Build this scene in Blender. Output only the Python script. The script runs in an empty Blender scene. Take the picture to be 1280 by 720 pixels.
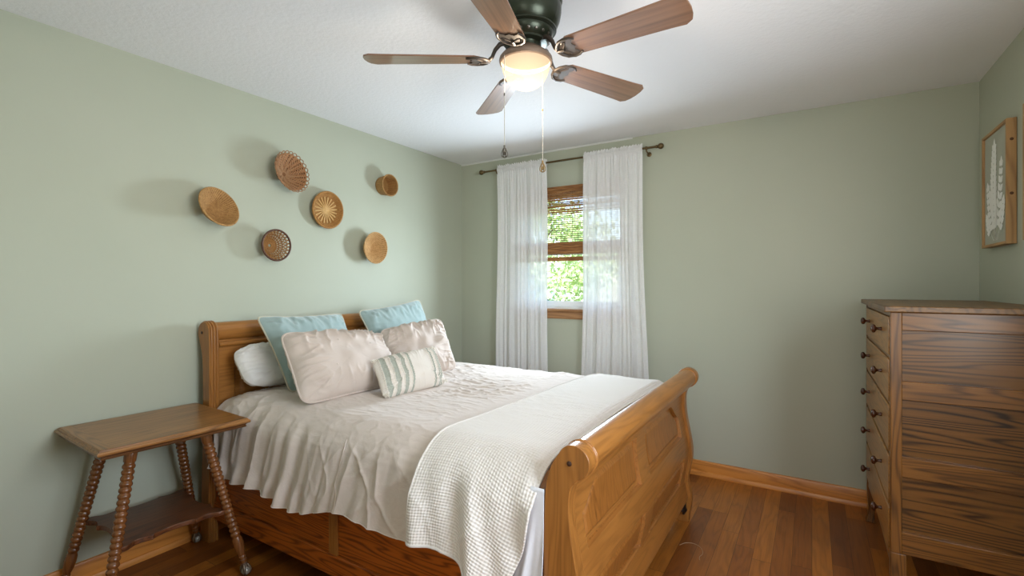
import bpy, math, random
from mathutils import Vector, Matrix, noise
random.seed(7)
sc = bpy.context.scene
COL = sc.collection
PI = math.pi

# ------------------------------------------------------------------ camera, world, lights
XL, XR, YB, YF, ZC = -2.77, .776, 3.59, -.15, 2.44
F_PX = 606.0
YAW = math.atan(375 / 606.0)
cam_d = bpy.data.cameras.new('camera')
cam_d.sensor_width = 36.0
cam_d.lens = F_PX / 1280 * 36
cam_d.shift_y = -5 / 1280
cam_d.clip_start = .02
cam = bpy.data.objects.new('camera', cam_d)
cam.location = (0, 0, 1.336)
cam.rotation_euler = (PI / 2, 0, YAW)
COL.objects.link(cam)
sc.camera = cam

sc.view_settings.view_transform = 'Standard'
sc.view_settings.look = 'None'
sc.view_settings.gamma = 1
sc.view_settings.use_curve_mapping = False
sc.view_settings.exposure = 0.82
sc.cycles.use_denoising = True
sc.cycles.max_bounces = 10
sc.cycles.diffuse_bounces = 6
sc.cycles.glossy_bounces = 4
sc.cycles.transmission_bounces = 6
sc.cycles.transparent_max_bounces = 16
sc.cycles.sample_clamp_indirect = 6
sc.cycles.caustics_reflective = False
sc.cycles.caustics_refractive = False

w = bpy.data.worlds.new('world')
sc.world = w
w.use_nodes = True
wn = w.node_tree
sky = wn.nodes.new('ShaderNodeTexSky')
sky.sky_type = 'NISHITA'
sky.sun_disc = False
sky.sun_elevation = math.radians(50)
sky.sun_rotation = math.radians(200)
wn.links.new(sky.outputs[0], wn.nodes['Background'].inputs[0])
wn.nodes['Background'].inputs[1].default_value = .62


def light(name, kind, loc, rot, energy, color, size=None, size_y=None, **kw):
    d = bpy.data.lights.new(name, kind)
    d.energy = energy
    d.color = color
    if kind == 'AREA':
        d.shape = 'RECTANGLE'
        d.size = size
        d.size_y = size_y
    for k, v in kw.items():
        setattr(d, k, v)
    o = bpy.data.objects.new(name, d)
    o.location = loc
    o.rotation_euler = rot
    COL.objects.link(o)
    return o


# daylight entering at the window in the picture; fill lamps added at the unseen right window and in the hall
SUN = light('sun', 'SUN', (0, 0, 8), (math.radians(42), 0, math.radians(-18)), 4.0, (1, .95, .86), angle=.01)
L_WIN = light('window_daylight', 'AREA', (-1.68, 3.50, 1.39), (-PI / 2, 0, 0), 15, (.74, .88, 1), .28, .42, spread=math.radians(158))
L_SIDE = light('side_fill', 'AREA', (.90, .95, 1.5), (0, PI / 2, 0), 27, (.92, .96, 1), 1.05, 1.05)
L_HALL = light('hall_fill', 'AREA', (.12, -1.2, 1.35), (PI / 2, 0, 0), 14, (1, .98, .95), 1.0, 1.9)


# ------------------------------------------------------------------ helpers
def lin(r, g, b):
    def c(v):
        v /= 255
        return v / 12.92 if v <= .04045 else ((v + .055) / 1.055) ** 2.4
    return (c(r), c(g), c(b), 1)


def smooth(a, b, x):
    t = max(0, min(1, (x - a) / (b - a)))
    return t * t * (3 - 2 * t)


def nz(x, y, z=0):
    return noise.noise(Vector((x, y, z)))


class G:
    """verts / faces / uvs collected in world coordinates"""
    def __init__(s):
        s.v, s.f, s.uv = [], [], {}

    def add(s, vs, fs, uvs=None):
        o = len(s.v)
        s.v += [tuple(p) for p in vs]
        for i, f in enumerate(fs):
            s.f.append(tuple(k + o for k in f))
        if uvs:
            for i, t in enumerate(uvs):
                s.uv[o + i] = t
        return s

    def box(s, x0, x1, y0, y1, z0, z1):
        vs = [(x, y, z) for z in (z0, z1) for y in (y0, y1) for x in (x0, x1)]
        return s.add(vs, [(0, 2, 3, 1), (4, 5, 7, 6), (0, 1, 5, 4), (2, 6, 7, 3), (0, 4, 6, 2), (1, 3, 7, 5)])

    def prism(s, poly, axis, a, b):
        """polygon (u,v) extruded along axis from a to b; u,v follow the remaining axes in xyz order"""
        n = len(poly)
        def pt(u, v, t):
            return {'x': (t, u, v), 'y': (u, t, v), 'z': (u, v, t)}[axis]
        vs = [pt(u, v, a) for u, v in poly] + [pt(u, v, b) for u, v in poly]
        fs = [(i, (i + 1) % n, (i + 1) % n + n, i + n) for i in range(n)]
        fs += [tuple(range(n))[::-1], tuple(range(n, 2 * n))]
        return s.add(vs, fs)

    def tube(s, pts, r, n=8, closed=False, rs=None):
        pts = [Vector(p) for p in pts]
        m = len(pts)
        vs, fs = [], []
        up = None
        for i, p in enumerate(pts):
            if closed:
                t = pts[(i + 1) % m] - pts[i - 1]
            else:
                t = pts[min(i + 1, m - 1)] - pts[max(i - 1, 0)]
            t = t.normalized() if t.length > 1e-9 else Vector((0, 0, 1))
            if up is None:
                up = t.orthogonal().normalized()
            up = (up - t * up.dot(t))
            up = up.normalized() if up.length > 1e-6 else t.orthogonal().normalized()
            sd = t.cross(up)
            rr = rs[i] if rs else r
            for k in range(n):
                a = 2 * PI * k / n
                vs.append(p + (up * math.cos(a) + sd * math.sin(a)) * rr)
        for i in range(m if closed else m - 1):
            j = (i + 1) % m
            for k in range(n):
                l = (k + 1) % n
                fs.append((i * n + k, i * n + l, j * n + l, j * n + k))
        if not closed:
            fs.append(tuple(range(n))[::-1])
            fs.append(tuple(range((m - 1) * n, m * n)))
        return s.add(vs, fs)

    def lathe(s, prof, org=(0, 0, 0), axis=(0, 0, 1), n=32, cap=True):
        """prof = [(radius, height)] around axis at org; uv = (angle, arc length)"""
        ax = Vector(axis).normalized()
        e1 = ax.orthogonal().normalized()
        if abs(ax.z) > .9:
            e1 = Vector((1, 0, 0)) - ax * ax.x
            e1.normalize()
        e2 = ax.cross(e1)
        org = Vector(org)
        vs, fs, uv = [], [], []
        arc = 0
        for i, (r, h) in enumerate(prof):
            if i:
                arc += math.hypot(r - prof[i - 1][0], h - prof[i - 1][1])
            for k in range(n + 1):
                a = 2 * PI * k / n
                vs.append(org + ax * h + (e1 * math.cos(a) + e2 * math.sin(a)) * max(r, 1e-4))
                uv.append((k / n, arc))
        for i in range(len(prof) - 1):
            for k in range(n):
                fs.append((i * (n + 1) + k, i * (n + 1) + k + 1, (i + 1) * (n + 1) + k + 1, (i + 1) * (n + 1) + k))
        if cap:
            fs.append(tuple(range(n))[::-1])
            b = (len(prof) - 1) * (n + 1)
            fs.append(tuple(range(b, b + n)))
        return s.add(vs, fs, uv)

    def grid(s, fn, nu, nv, uvfn=None):
        vs, uv = [], []
        for j in range(nv + 1):
            for i in range(nu + 1):
                vs.append(fn(i / nu, j / nv))
                uv.append(uvfn(i / nu, j / nv) if uvfn else (i / nu, j / nv))
        fs = [(j * (nu + 1) + i, j * (nu + 1) + i + 1, (j + 1) * (nu + 1) + i + 1, (j + 1) * (nu + 1) + i)
              for j in range(nv) for i in range(nu)]
        return s.add(vs, fs, uv)


def world_loc(o):
    p = Vector((0, 0, 0))
    while o is not None:
        p += o.location
        o = o.parent
    return p


def obj(name, g, mat, parent=None, sm=40, bevel=0, loc=None, solid=0, bseg=2):
    """links g as ONE mesh object; a parentless object gets its origin at loc"""
    base = world_loc(parent) if parent else Vector(loc or (0, 0, 0))
    me = bpy.data.meshes.new(name)
    me.from_pydata([tuple(Vector(p) - base) for p in g.v], [], g.f)
    if g.uv:
        ul = me.uv_layers.new(name='uv')
        for lp in me.loops:
            ul.data[lp.index].uv = g.uv.get(lp.vertex_index, (0, 0))
    me.validate()
    me.materials.append(mat)
    if sm:
        me.shade_smooth()
        if sm < 180:
            me.set_sharp_from_angle(angle=math.radians(sm))
    o = bpy.data.objects.new(name, me)
    COL.objects.link(o)
    if parent:
        o.parent = parent
    elif loc:
        o.location = loc
    if bevel:
        b = o.modifiers.new('bevel', 'BEVEL')
        b.width = bevel
        b.segments = bseg
        b.limit_method = 'ANGLE'
    if solid:
        m = o.modifiers.new('thickness', 'SOLIDIFY')
        m.thickness = solid
        m.offset = 1
    return o


def tag(o, label, cat, group=None, kind=None):
    o['label'] = label
    o['category'] = cat
    if group:
        o['group'] = group
    if kind:
        o['kind'] = kind
    return o


def thing(name, label, cat, loc, group=None):
    o = bpy.data.objects.new(name, None)
    o.empty_display_size = .1
    COL.objects.link(o)
    o.location = loc
    return tag(o, label, cat, group)


def struct(name, g, mat, label, cat, parent=None, **k):
    o = obj(name, g, mat, parent, **k)
    if not parent:
        tag(o, label, cat)
        o['kind'] = 'structure'
    return o


# ------------------------------------------------------------------ materials
def new_mat(name):
    m = bpy.data.materials.new(name)
    m.use_nodes = True
    nt = m.node_tree
    return m, nt, nt.nodes['Principled BSDF']


def nd(nt, typ, **k):
    n = nt.nodes.new(typ)
    for a, v in k.items():
        setattr(n, a, v)
    return n


def mth(nt, op, a, b=None, c=None):
    n = nt.nodes.new('ShaderNodeMath')
    n.operation = op
    for i, v in enumerate((a, b, c)):
        if v is None:
            continue
        if isinstance(v, (int, float)):
            n.inputs[i].default_value = v
        else:
            nt.links.new(v, n.inputs[i])
    return n.outputs[0]


def ramp(nt, fac, stops):
    n = nt.nodes.new('ShaderNodeValToRGB')
    e = n.color_ramp.elements
    while len(e) < len(stops):
        e.new(.5)
    for i, (p, c) in enumerate(stops):
        e[i].position = p
        e[i].color = c
    nt.links.new(fac, n.inputs[0])
    return n.outputs[0]


def mapping(nt, out, scale, loc=(0, 0, 0)):
    mp = nt.nodes.new('ShaderNodeMapping')
    mp.inputs['Scale'].default_value = scale
    mp.inputs['Location'].default_value = loc
    nt.links.new(out, mp.inputs[0])
    return mp.outputs[0]


def noise_tex(nt, vec, scale, detail=3, rough=.55, dist=0):
    n = nt.nodes.new('ShaderNodeTexNoise')
    n.inputs['Scale'].default_value = scale
    n.inputs['Detail'].default_value = detail
    n.inputs['Roughness'].default_value = rough
    n.inputs['Distortion'].default_value = dist
    if vec is not None:
        nt.links.new(vec, n.inputs['Vector'])
    return n.outputs[0]


def mixc(nt, fac, a, b, mode='MIX'):
    n = nt.nodes.new('ShaderNodeMix')
    n.data_type = 'RGBA'
    n.blend_type = mode
    for i, v in ((0, fac), (6, a), (7, b)):
        if isinstance(v, (int, float)):
            n.inputs[i].default_value = v
        elif isinstance(v, tuple):
            n.inputs[i].default_value = v
        else:
            nt.links.new(v, n.inputs[i])
    return n.outputs[2]


def bump(nt, bsdf, h, strength, dist):
    b = nt.nodes.new('ShaderNodeBump')
    b.inputs['Strength'].default_value = strength
    b.inputs['Distance'].default_value = dist
    nt.links.new(h, b.inputs['Height'])
    nt.links.new(b.outputs[0], bsdf.inputs['Normal'])


def plain(name, c, rough=.6, metal=0, spec=.5, bump_s=0, bump_d=.001, bump_scale=200, var=0, sheen=0):
    m, nt, b = new_mat(name)
    b.inputs['Base Color'].default_value = c
    b.inputs['Roughness'].default_value = rough
    b.inputs['Metallic'].default_value = metal
    b.inputs['Specular IOR Level'].default_value = spec
    tc = nd(nt, 'ShaderNodeTexCoord').outputs['Object']
    if bump_s:
        bump(nt, b, noise_tex(nt, tc, bump_scale, 4), bump_s, bump_d)
    if var:
        f = noise_tex(nt, tc, 3, 3)
        d = tuple(x * (1 - var) for x in c[:3]) + (1,)
        nt.links.new(mixc(nt, f, c, d), b.inputs['Base Color'])
    if sheen:
        b.inputs['Sheen Weight'].default_value = sheen
    return m


def wood(name, light_c, dark_c, axis='x', figure=1.0, rough=.35, K=34, streak=.5, pores=.35, spec=.5, shift=0.0):
    light_c = (light_c[0], light_c[1] * .94, light_c[2] * .70, 1)
    dark_c = (dark_c[0], dark_c[1] * .94, dark_c[2] * .72, 1)
    m, nt, b = new_mat(name)
    tc = nd(nt, 'ShaderNodeTexCoord').outputs['Object']
    def sc_(al, ac):
        return {'x': (al, ac, ac), 'y': (ac, al, ac), 'z': (ac, ac, al)}[axis]
    n1 = noise_tex(nt, mapping(nt, tc, sc_(.42 * figure, 5.5 * figure), (3.1 + shift, 1.7 + shift, .4 + shift)), 1.6, 2, .45, .1)
    bands = mth(nt, 'ADD', mth(nt, 'MULTIPLY', mth(nt, 'SINE', mth(nt, 'MULTIPLY', n1, K * 2)), .5), .5)
    bands = mth(nt, 'POWER', bands, 2.2)
    n2 = noise_tex(nt, mapping(nt, tc, sc_(3, 110)), 1.0, 3, .6)
    n3 = noise_tex(nt, mapping(nt, tc, sc_(.6, 5)), 1.0, 2, .5)
    f = mth(nt, 'MULTIPLY', bands, streak)
    f = mth(nt, 'ADD', f, mth(nt, 'MULTIPLY', mth(nt, 'SUBTRACT', n2, .42), pores * 1.6))
    f = mth(nt, 'ADD', f, mth(nt, 'MULTIPLY', mth(nt, 'SUBTRACT', n3, .5), .55))
    mid = tuple((light_c[i] * .6 + dark_c[i] * .4) for i in range(3)) + (1,)
    colr = ramp(nt, f, [(0.0, light_c), (.42, mid), (.95, dark_c)])
    nt.links.new(colr, b.inputs['Base Color'])
    b.inputs['Roughness'].default_value = rough
    b.inputs['Specular IOR Level'].default_value = spec
    bump(nt, b, n2, .12, .002)
    return m


# walls
def wall_mat():
    m, nt, b = new_mat('sage_paint')
    tc = nd(nt, 'ShaderNodeTexCoord').outputs['Object']
    f = noise_tex(nt, tc, .9, 3)
    nt.links.new(ramp(nt, f, [(.3, lin(176, 181, 163)), (.7, lin(182, 186, 168))]), b.inputs['Base Color'])
    b.inputs['Roughness'].default_value = .55
    b.inputs['Specular IOR Level'].default_value = .35
    bump(nt, b, noise_tex(nt, tc, 160, 3), .18, .001)
    return m


def ceiling_mat():
    m, nt, b = new_mat('ceiling_texture')
    tc = nd(nt, 'ShaderNodeTexCoord').outputs['Object']
    b.inputs['Base Color'].default_value = lin(236, 236, 238)
    b.inputs['Roughness'].default_value = .9
    b.inputs['Specular IOR Level'].default_value = .1
    h = mth(nt, 'ADD', noise_tex(nt, tc, 55, 4, .6), mth(nt, 'MULTIPLY', noise_tex(nt, tc, 30, 3), .6))
    bump(nt, b, h, .32, .006)
    return m


def floor_mat():
    m, nt, b = new_mat('oak_floor')
    tc = nd(nt, 'ShaderNodeTexCoord').outputs['Object']
    sp = nd(nt, 'ShaderNodeSeparateXYZ')
    nt.links.new(tc, sp.inputs[0])
    W, L = .083, .95
    xr = mth(nt, 'DIVIDE', sp.outputs[0], W)
    row = mth(nt, 'FLOOR', xr)
    wn_ = nd(nt, 'ShaderNodeTexWhiteNoise', noise_dimensions='1D')
    nt.links.new(row, wn_.inputs['W'])
    yy = mth(nt, 'ADD', mth(nt, 'DIVIDE', sp.outputs[1], L), mth(nt, 'MULTIPLY', wn_.outputs[0], 7.3))
    col_ = mth(nt, 'FLOOR', yy)
    cb = nd(nt, 'ShaderNodeCombineXYZ')
    nt.links.new(row, cb.inputs[0])
    nt.links.new(col_, cb.inputs[1])
    w2 = nd(nt, 'ShaderNodeTexWhiteNoise', noise_dimensions='3D')
    nt.links.new(cb.outputs[0], w2.inputs['Vector'])
    tone = ramp(nt, w2.outputs[0], [(0, lin(116, 62, 22)), (.3, lin(142, 80, 28)), (.6, lin(162, 96, 34)), (.85, lin(178, 110, 42)), (1, lin(150, 86, 32))])
    # grain, shifted per board
    off = nd(nt, 'ShaderNodeVectorMath', operation='MULTIPLY_ADD')
    nt.links.new(w2.outputs[1], off.inputs[0])
    off.inputs[1].default_value = (9, 9, 9)
    nt.links.new(tc, off.inputs[2])
    n1 = noise_tex(nt, mapping(nt, off.outputs[0], (5, .7, 1)), 1.8, 2, .5, .2)
    bands = mth(nt, 'POWER', mth(nt, 'ADD', mth(nt, 'MULTIPLY', mth(nt, 'SINE', mth(nt, 'MULTIPLY', n1, 60)), .5), .5), 2)
    n2 = noise_tex(nt, mapping(nt, off.outputs[0], (150, 4, 1)), 1, 3, .6)
    g = mth(nt, 'ADD', mth(nt, 'MULTIPLY', bands, .22), mth(nt, 'MULTIPLY', mth(nt, 'SUBTRACT', n2, .45), .7))
    g = mth(nt, 'MAXIMUM', mth(nt, 'MINIMUM', g, 1), 0)
    c = mixc(nt, g, tone, lin(62, 30, 14))
    # board gaps
    fx = mth(nt, 'ABSOLUTE', mth(nt, 'SUBTRACT', mth(nt, 'FRACT', xr), .5))
    fy = mth(nt, 'ABSOLUTE', mth(nt, 'SUBTRACT', mth(nt, 'FRACT', yy), .5))
    gap = mth(nt, 'MAXIMUM', mth(nt, 'GREATER_THAN', fx, .488), mth(nt, 'GREATER_THAN', fy, .4985))
    c = mixc(nt, mth(nt, 'MULTIPLY', gap, .7), c, lin(40, 18, 8))
    nt.links.new(c, b.inputs['Base Color'])
    r = mth(nt, 'ADD', mth(nt, 'MULTIPLY', noise_tex(nt, tc, 5, 3), .22), .24)
    nt.links.new(r, b.inputs['Roughness'])
    bump(nt, b, mth(nt, 'SUBTRACT', mth(nt, 'MULTIPLY', n2, .2), gap), .25, .002)
    return m


def cloth(name, c, weave=0, rough=.9, wr=.25, wr_scale=9, sheen=.2, c2=None, translucent=0, wr_d=.012):
    m, nt, b = new_mat(name)
    tcn = nd(nt, 'ShaderNodeTexCoord')
    tc = tcn.outputs['Object']
    b.inputs['Roughness'].default_value = rough
    b.inputs['Specular IOR Level'].default_value = .2
    b.inputs['Sheen Weight'].default_value = sheen
    f = noise_tex(nt, tc, 2.5, 4)
    d = c2 or tuple(x * .9 for x in c[:3]) + (1,)
    nt.links.new(mixc(nt, f, c, d), b.inputs['Base Color'])
    h = mth(nt, 'MULTIPLY', noise_tex(nt, tc, wr_scale, 4, .55, .6), 1.0)
    if weave:
        h = mth(nt, 'ADD', h, mth(nt, 'MULTIPLY', noise_tex(nt, tc, 420, 2), weave))
    bump(nt, b, h, wr, wr_d)
    return m


def waffle():
    m, nt, b = new_mat('waffle_knit')
    uv = nd(nt, 'ShaderNodeTexCoord').outputs['UV']
    sp = nd(nt, 'ShaderNodeSeparateXYZ')
    nt.links.new(uv, sp.inputs[0])
    P = 2 * PI / .0205
    a = mth(nt, 'SINE', mth(nt, 'MULTIPLY', mth(nt, 'ADD', sp.outputs[0], sp.outputs[1]), P))
    c = mth(nt, 'SINE', mth(nt, 'MULTIPLY', mth(nt, 'SUBTRACT', sp.outputs[0], sp.outputs[1]), P))
    h = mth(nt, 'MULTIPLY', a, c)
    cell = mth(nt, 'ADD', mth(nt, 'MULTIPLY', h, .5), .5)
    nt.links.new(ramp(nt, cell, [(.0, lin(219, 212, 204)), (.5, lin(226, 220, 213))]), b.inputs['Base Color'])
    b.inputs['Roughness'].default_value = .95
    b.inputs['Specular IOR Level'].default_value = .1
    b.inputs['Sheen Weight'].default_value = .2
    bump(nt, b, cell, .6, .004)
    return m


def sheer():
    m, nt, b = new_mat('sheer_white')
    tc = nd(nt, 'ShaderNodeTexCoord').outputs['Object']
    nt.nodes.remove(b)
    out = nt.nodes['Material Output']
    df = nd(nt, 'ShaderNodeBsdfDiffuse')
    df.inputs[0].default_value = (.93, .93, .93, 1)
    tl = nd(nt, 'ShaderNodeBsdfTranslucent')
    tl.inputs[0].default_value = (.93, .93, .93, 1)
    tr = nd(nt, 'ShaderNodeBsdfTransparent')
    m1 = nd(nt, 'ShaderNodeMixShader')
    m1.inputs[0].default_value = .24
    nt.links.new(df.outputs[0], m1.inputs[1])
    nt.links.new(tl.outputs[0], m1.inputs[2])
    m2 = nd(nt, 'ShaderNodeMixShader')
    wv = mth(nt, 'ADD', noise_tex(nt, mapping(nt, tc, (40, 40, 260)), 1, 2), noise_tex(nt, mapping(nt, tc, (260, 260, 30)), 1, 2))
    nt.links.new(mth(nt, 'MULTIPLY', wv, .13), m2.inputs[0])
    nt.links.new(m1.outputs[0], m2.inputs[1])
    nt.links.new(tr.outputs[0], m2.inputs[2])
    nt.links.new(m2.outputs[0], out.inputs[0])
    return m


def glass_pane():
    m, nt, b = new_mat('pane_glass')
    nt.nodes.remove(b)
    tr = nd(nt, 'ShaderNodeBsdfTransparent')
    tr.inputs[0].default_value = (.95, .97, .97, 1)
    gl = nd(nt, 'ShaderNodeBsdfGlossy')
    gl.inputs['Roughness'].default_value = .02
    mx = nd(nt, 'ShaderNodeMixShader')
    mx.inputs[0].default_value = .06
    nt.links.new(tr.outputs[0], mx.inputs[1])
    nt.links.new(gl.outputs[0], mx.inputs[2])
    nt.links.new(mx.outputs[0], nt.nodes['Material Output'].inputs[0])
    return m


def bowl_glass():
    m, nt, b = new_mat('frosted_bowl')
    nt.nodes.remove(b)
    tl = nd(nt, 'ShaderNodeBsdfTranslucent')
    tl.inputs[0].default_value = (.020, .0165, .0125, 1)
    df = nd(nt, 'ShaderNodeBsdfDiffuse')
    df.inputs[0].default_value = (.02, .018, .015, 1)
    tr = nd(nt, 'ShaderNodeBsdfTransparent')
    em = nd(nt, 'ShaderNodeEmission')
    em.inputs[0].default_value = (1, .74, .48, 1)
    em.inputs[1].default_value = .30
    a = nd(nt, 'ShaderNodeMixShader')
    a.inputs[0].default_value = .08
    nt.links.new(tl.outputs[0], a.inputs[1])
    nt.links.new(df.outputs[0], a.inputs[2])
    c = nd(nt, 'ShaderNodeMixShader')
    c.inputs[0].default_value = .35
    nt.links.new(a.outputs[0], c.inputs[1])
    nt.links.new(tr.outputs[0], c.inputs[2])
    s = nd(nt, 'ShaderNodeAddShader')
    nt.links.new(c.outputs[0], s.inputs[0])
    nt.links.new(em.outputs[0], s.inputs[1])
    nt.links.new(s.outputs[0], nt.nodes['Material Output'].inputs[0])
    return m


def weave_mat(name, light_c, dark_c, nu=40, pv=.006, depth=.5):
    """basketry on a lathe: u = angle 0..1, v = arc length in metres"""
    m, nt, b = new_mat(name)
    uv = nd(nt, 'ShaderNodeTexCoord').outputs['UV']
    sp = nd(nt, 'ShaderNodeSeparateXYZ')
    nt.links.new(uv, sp.inputs[0])
    a = mth(nt, 'SINE', mth(nt, 'MULTIPLY', sp.outputs[0], 2 * PI * nu))
    v = mth(nt, 'SINE', mth(nt, 'MULTIPLY', sp.outputs[1], 2 * PI / pv))
    h = mth(nt, 'ADD', mth(nt, 'MULTIPLY', mth(nt, 'MULTIPLY', a, v), .35), mth(nt, 'MULTIPLY', a, .25))
    tc = nd(nt, 'ShaderNodeTexCoord').outputs['Object']
    f = mth(nt, 'ADD', mth(nt, 'ADD', h, .5), mth(nt, 'MULTIPLY', mth(nt, 'SUBTRACT', noise_tex(nt, tc, 70, 3), .5), .9))
    nt.links.new(ramp(nt, f, [(.1, dark_c), (.6, light_c)]), b.inputs['Base Color'])
    b.inputs['Roughness'].default_value = .65
    b.inputs['Specular IOR Level'].default_value = .3
    bump(nt, b, h, depth, .004)
    return m


MAT = {}
M_wall = wall_mat()
M_ceil = ceiling_mat()
M_floor = floor_mat()
OAK_L, OAK_D = lin(162, 110, 60), lin(96, 58, 27)
M_oak = {a: wood('bed_oak_' + a, OAK_L, OAK_D, a, figure=1.5, K=34, streak=.30, pores=.5, rough=.3) for a in 'xyz'}
M_rail = {a: wood('bed_rail_ply_' + a, lin(176, 96, 34), lin(92, 42, 12), a, figure=1.3, K=60, streak=.75, rough=.3) for a in 'xyz'}
M_dres = {a: wood('dresser_oak_' + a, lin(124, 84, 43), lin(54, 33, 16), a, figure=1.2, K=56, streak=.6, pores=.6, rough=.3) for a in 'xyz'}
M_dpan = wood('dresser_panel_oak', lin(112, 76, 38), lin(42, 26, 13), 'x', figure=1.0, K=58, streak=.75, pores=.6, rough=.3, shift=4.3)
M_fpan = wood('footboard_panel_oak', lin(158, 104, 54), lin(92, 54, 24), 'z', figure=1.3, K=30, streak=.3, pores=.6, rough=.3, shift=2.2)
M_dtop = wood('dresser_top_oak', lin(120, 88, 54), lin(58, 40, 24), 'y', rough=.4, pores=.6)
M_tab = {a: wood('table_oak_' + a, lin(158, 112, 70), lin(76, 48, 28), a, figure=1.5, K=40, streak=.5, pores=.55, rough=.28) for a in 'xyz'}
M_tabd = wood('table_shelf_oak', lin(104, 62, 40), lin(48, 26, 18), 'y', figure=1.6, K=46, streak=.65, rough=.35)
M_base = {a: wood('baseboard_oak_' + a, lin(206, 140, 74), lin(156, 92, 38), a, rough=.35) for a in 'xy'}
M_sill = wood('sill_wood', lin(176, 134, 102), lin(128, 90, 64), 'x', rough=.4)
M_frame = {a: wood('frame_wood_' + a, lin(182, 146, 110), lin(136, 100, 70), a, rough=.55) for a in 'yz'}
M_blade = wood('blade_walnut', lin(138, 104, 92), lin(84, 61, 54), 'x', figure=1.2, K=24, streak=.25, pores=.8, rough=.28)
M_blade.node_tree.nodes['Principled BSDF'].inputs['Coat Weight'].default_value = 1.0
M_blade.node_tree.nodes['Principled BSDF'].inputs['Coat Roughness'].default_value = .1
M_bronze = plain('fan_bronze', lin(50, 56, 44), .3, .6)
M_bronze2 = plain('light_kit_bronze', lin(66, 57, 49), .45, .25)
M_fit = plain('fitter_bronze_glow', lin(124, 104, 88), .42, .25)  # paler than the light kit bronze, painting in the lamp's warm glow
M_rod = plain('aged_brass_rod', lin(112, 94, 66), .35, .9)
M_white = plain('white_vinyl', lin(240, 240, 240), .4)
M_knob = plain('dark_knob', lin(74, 40, 22), .25, 0, .6)
M_chain = plain('chain_metal', lin(200, 196, 186), .35, .7)
M_pend = plain('pendant_metal', lin(96, 92, 84), .35, .8)
M_pend2 = plain('pendant_brass', lin(150, 126, 86), .35, .8)
M_claw = plain('claw_metal', lin(120, 104, 88), .35, .7)
M_black = plain('black_metal', lin(26, 24, 24), .5)
M_comf = cloth('comforter_greige', lin(212, 199, 189), weave=.03, wr=.45, wr_scale=11)
M_sham = cloth('sham_greige', lin(206, 191, 180), weave=.03, wr=.25, wr_scale=8)
M_pipe = cloth('piping_greige', lin(224, 212, 202))
M_teal = cloth('teal_velvet', lin(160, 178, 176), c2=lin(140, 162, 160), sheen=.5, wr=.2)
M_fray = cloth('frayed_trim', lin(196, 190, 170))
M_pwhite = cloth('pillow_white', lin(226, 222, 218), wr=.35, wr_scale=10)
M_sheet = cloth('sheet_white', lin(226, 228, 234), wr=.3)
M_waf = waffle()
M_sheer = sheer()
M_glass = glass_pane()
M_bowl = bowl_glass()

# ------------------------------------------------------------------ room shell
T = .12
g = G().box(XL - T, XR + T, -2.4, YB + T, -.1, 0)
struct('floor', g, M_floor, 'reddish brown oak strip floor', 'floor')
g = G().box(XL - T, XR + T, -2.4, YB + T, ZC, ZC + .1)
struct('ceiling', g, M_ceil, 'white textured ceiling above the fan', 'ceiling')
g = G().box(XL - T, XL, -2.4, YB + T, 0, ZC)
struct('wall_left', g, M_wall, 'sage green wall behind the headboard with six baskets', 'wall')


def holed(axis, a, b, lo, hi, h0, h1, z0, z1):
    """a wall slab with one opening; axis 'y' = the slab runs along x"""
    g = G()
    for (p, q, r, s) in ((lo, h0, 0, ZC), (h1, hi, 0, ZC), (h0, h1, 0, z0), (h0, h1, z1, ZC)):
        if s - r < 1e-6:
            continue
        if axis == 'y':
            g.box(p, q, a, b, r, s)
        else:
            g.box(a, b, p, q, r, s)
    return g


WX0, WX1, WZ0, WZ1 = -2.15, -1.20, 1.12, 2.13
struct('wall_back', holed('y', YB, YB + T, XL, XR, WX0, WX1, WZ0, WZ1), M_wall, 'sage green wall holding the curtained window', 'wall')
struct('wall_right', holed('x', XR, XR + T, -2.4, YB + T, .40, 1.50, .95, 2.05), M_wall, 'sage green wall beside the dresser', 'wall')
struct('wall_front', holed('y', YF - T, YF, XL, XR, -.42, .66, 0, 2.06), M_wall, 'sage green wall with the doorway the camera stands in', 'wall')
struct('wall_hall', G().box(XL, XR, -2.4, -2.3, 0, ZC), M_wall, 'sage green wall at the end of the hall', 'wall')


def baseboard(name, along, x, y, lo, hi, sgn, label):
    """profile: flat board with eased top and a quarter-round shoe"""
    pr = [(0, 0), (.028, 0), (.028, .012), (.022, .026), (.014, .03), (.014, .088), (.010, .098), (0, .10)]
    g = G()
    if along == 'x':
        g.prism([(y + sgn * u, v) for u, v in pr], 'x', lo, hi)
    else:
        g.prism([(x + sgn * u, v) for u, v in pr], 'y', lo, hi)
    return struct(name, g, M_base[along], label, 'baseboard', sm=30)


baseboard('baseboard_back', 'x', 0, YB, XL, XR, -1, 'honey oak baseboard along the window wall')
baseboard('baseboard_left', 'y', XL, 0, YF, YB - .03, 1, 'honey oak baseboard behind the side table')
baseboard('baseboard_right', 'y', XR, 0, YF, YB - .03, -1, 'honey oak baseboard behind the dresser')
g = G().prism([(YB, ZC), (YB - .012, ZC), (YB - .010, ZC - .006), (YB, ZC - .010)], 'x', XL, -1.15)
struct('trim_1', g, plain('caulk_bead', lin(226, 226, 224), .8), 'thin white bead where the window wall meets the ceiling', 'trim')

# ------------------------------------------------------------------ window 1
win = thing('window_1', 'white double hung window between the sheer curtains', 'window', (-1.675, YB, 1.12))
win['kind'] = 'structure'


def ring(x0, x1, z0, z1, t, y0, y1):
    g = G()
    g.box(x0, x0 + t, y0, y1, z0, z1)
    g.box(x1 - t, x1, y0, y1, z0, z1)
    g.box(x0 + t, x1 - t, y0, y1, z0, z0 + t)
    g.box(x0 + t, x1 - t, y0, y1, z1 - t, z1)
    return g


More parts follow.
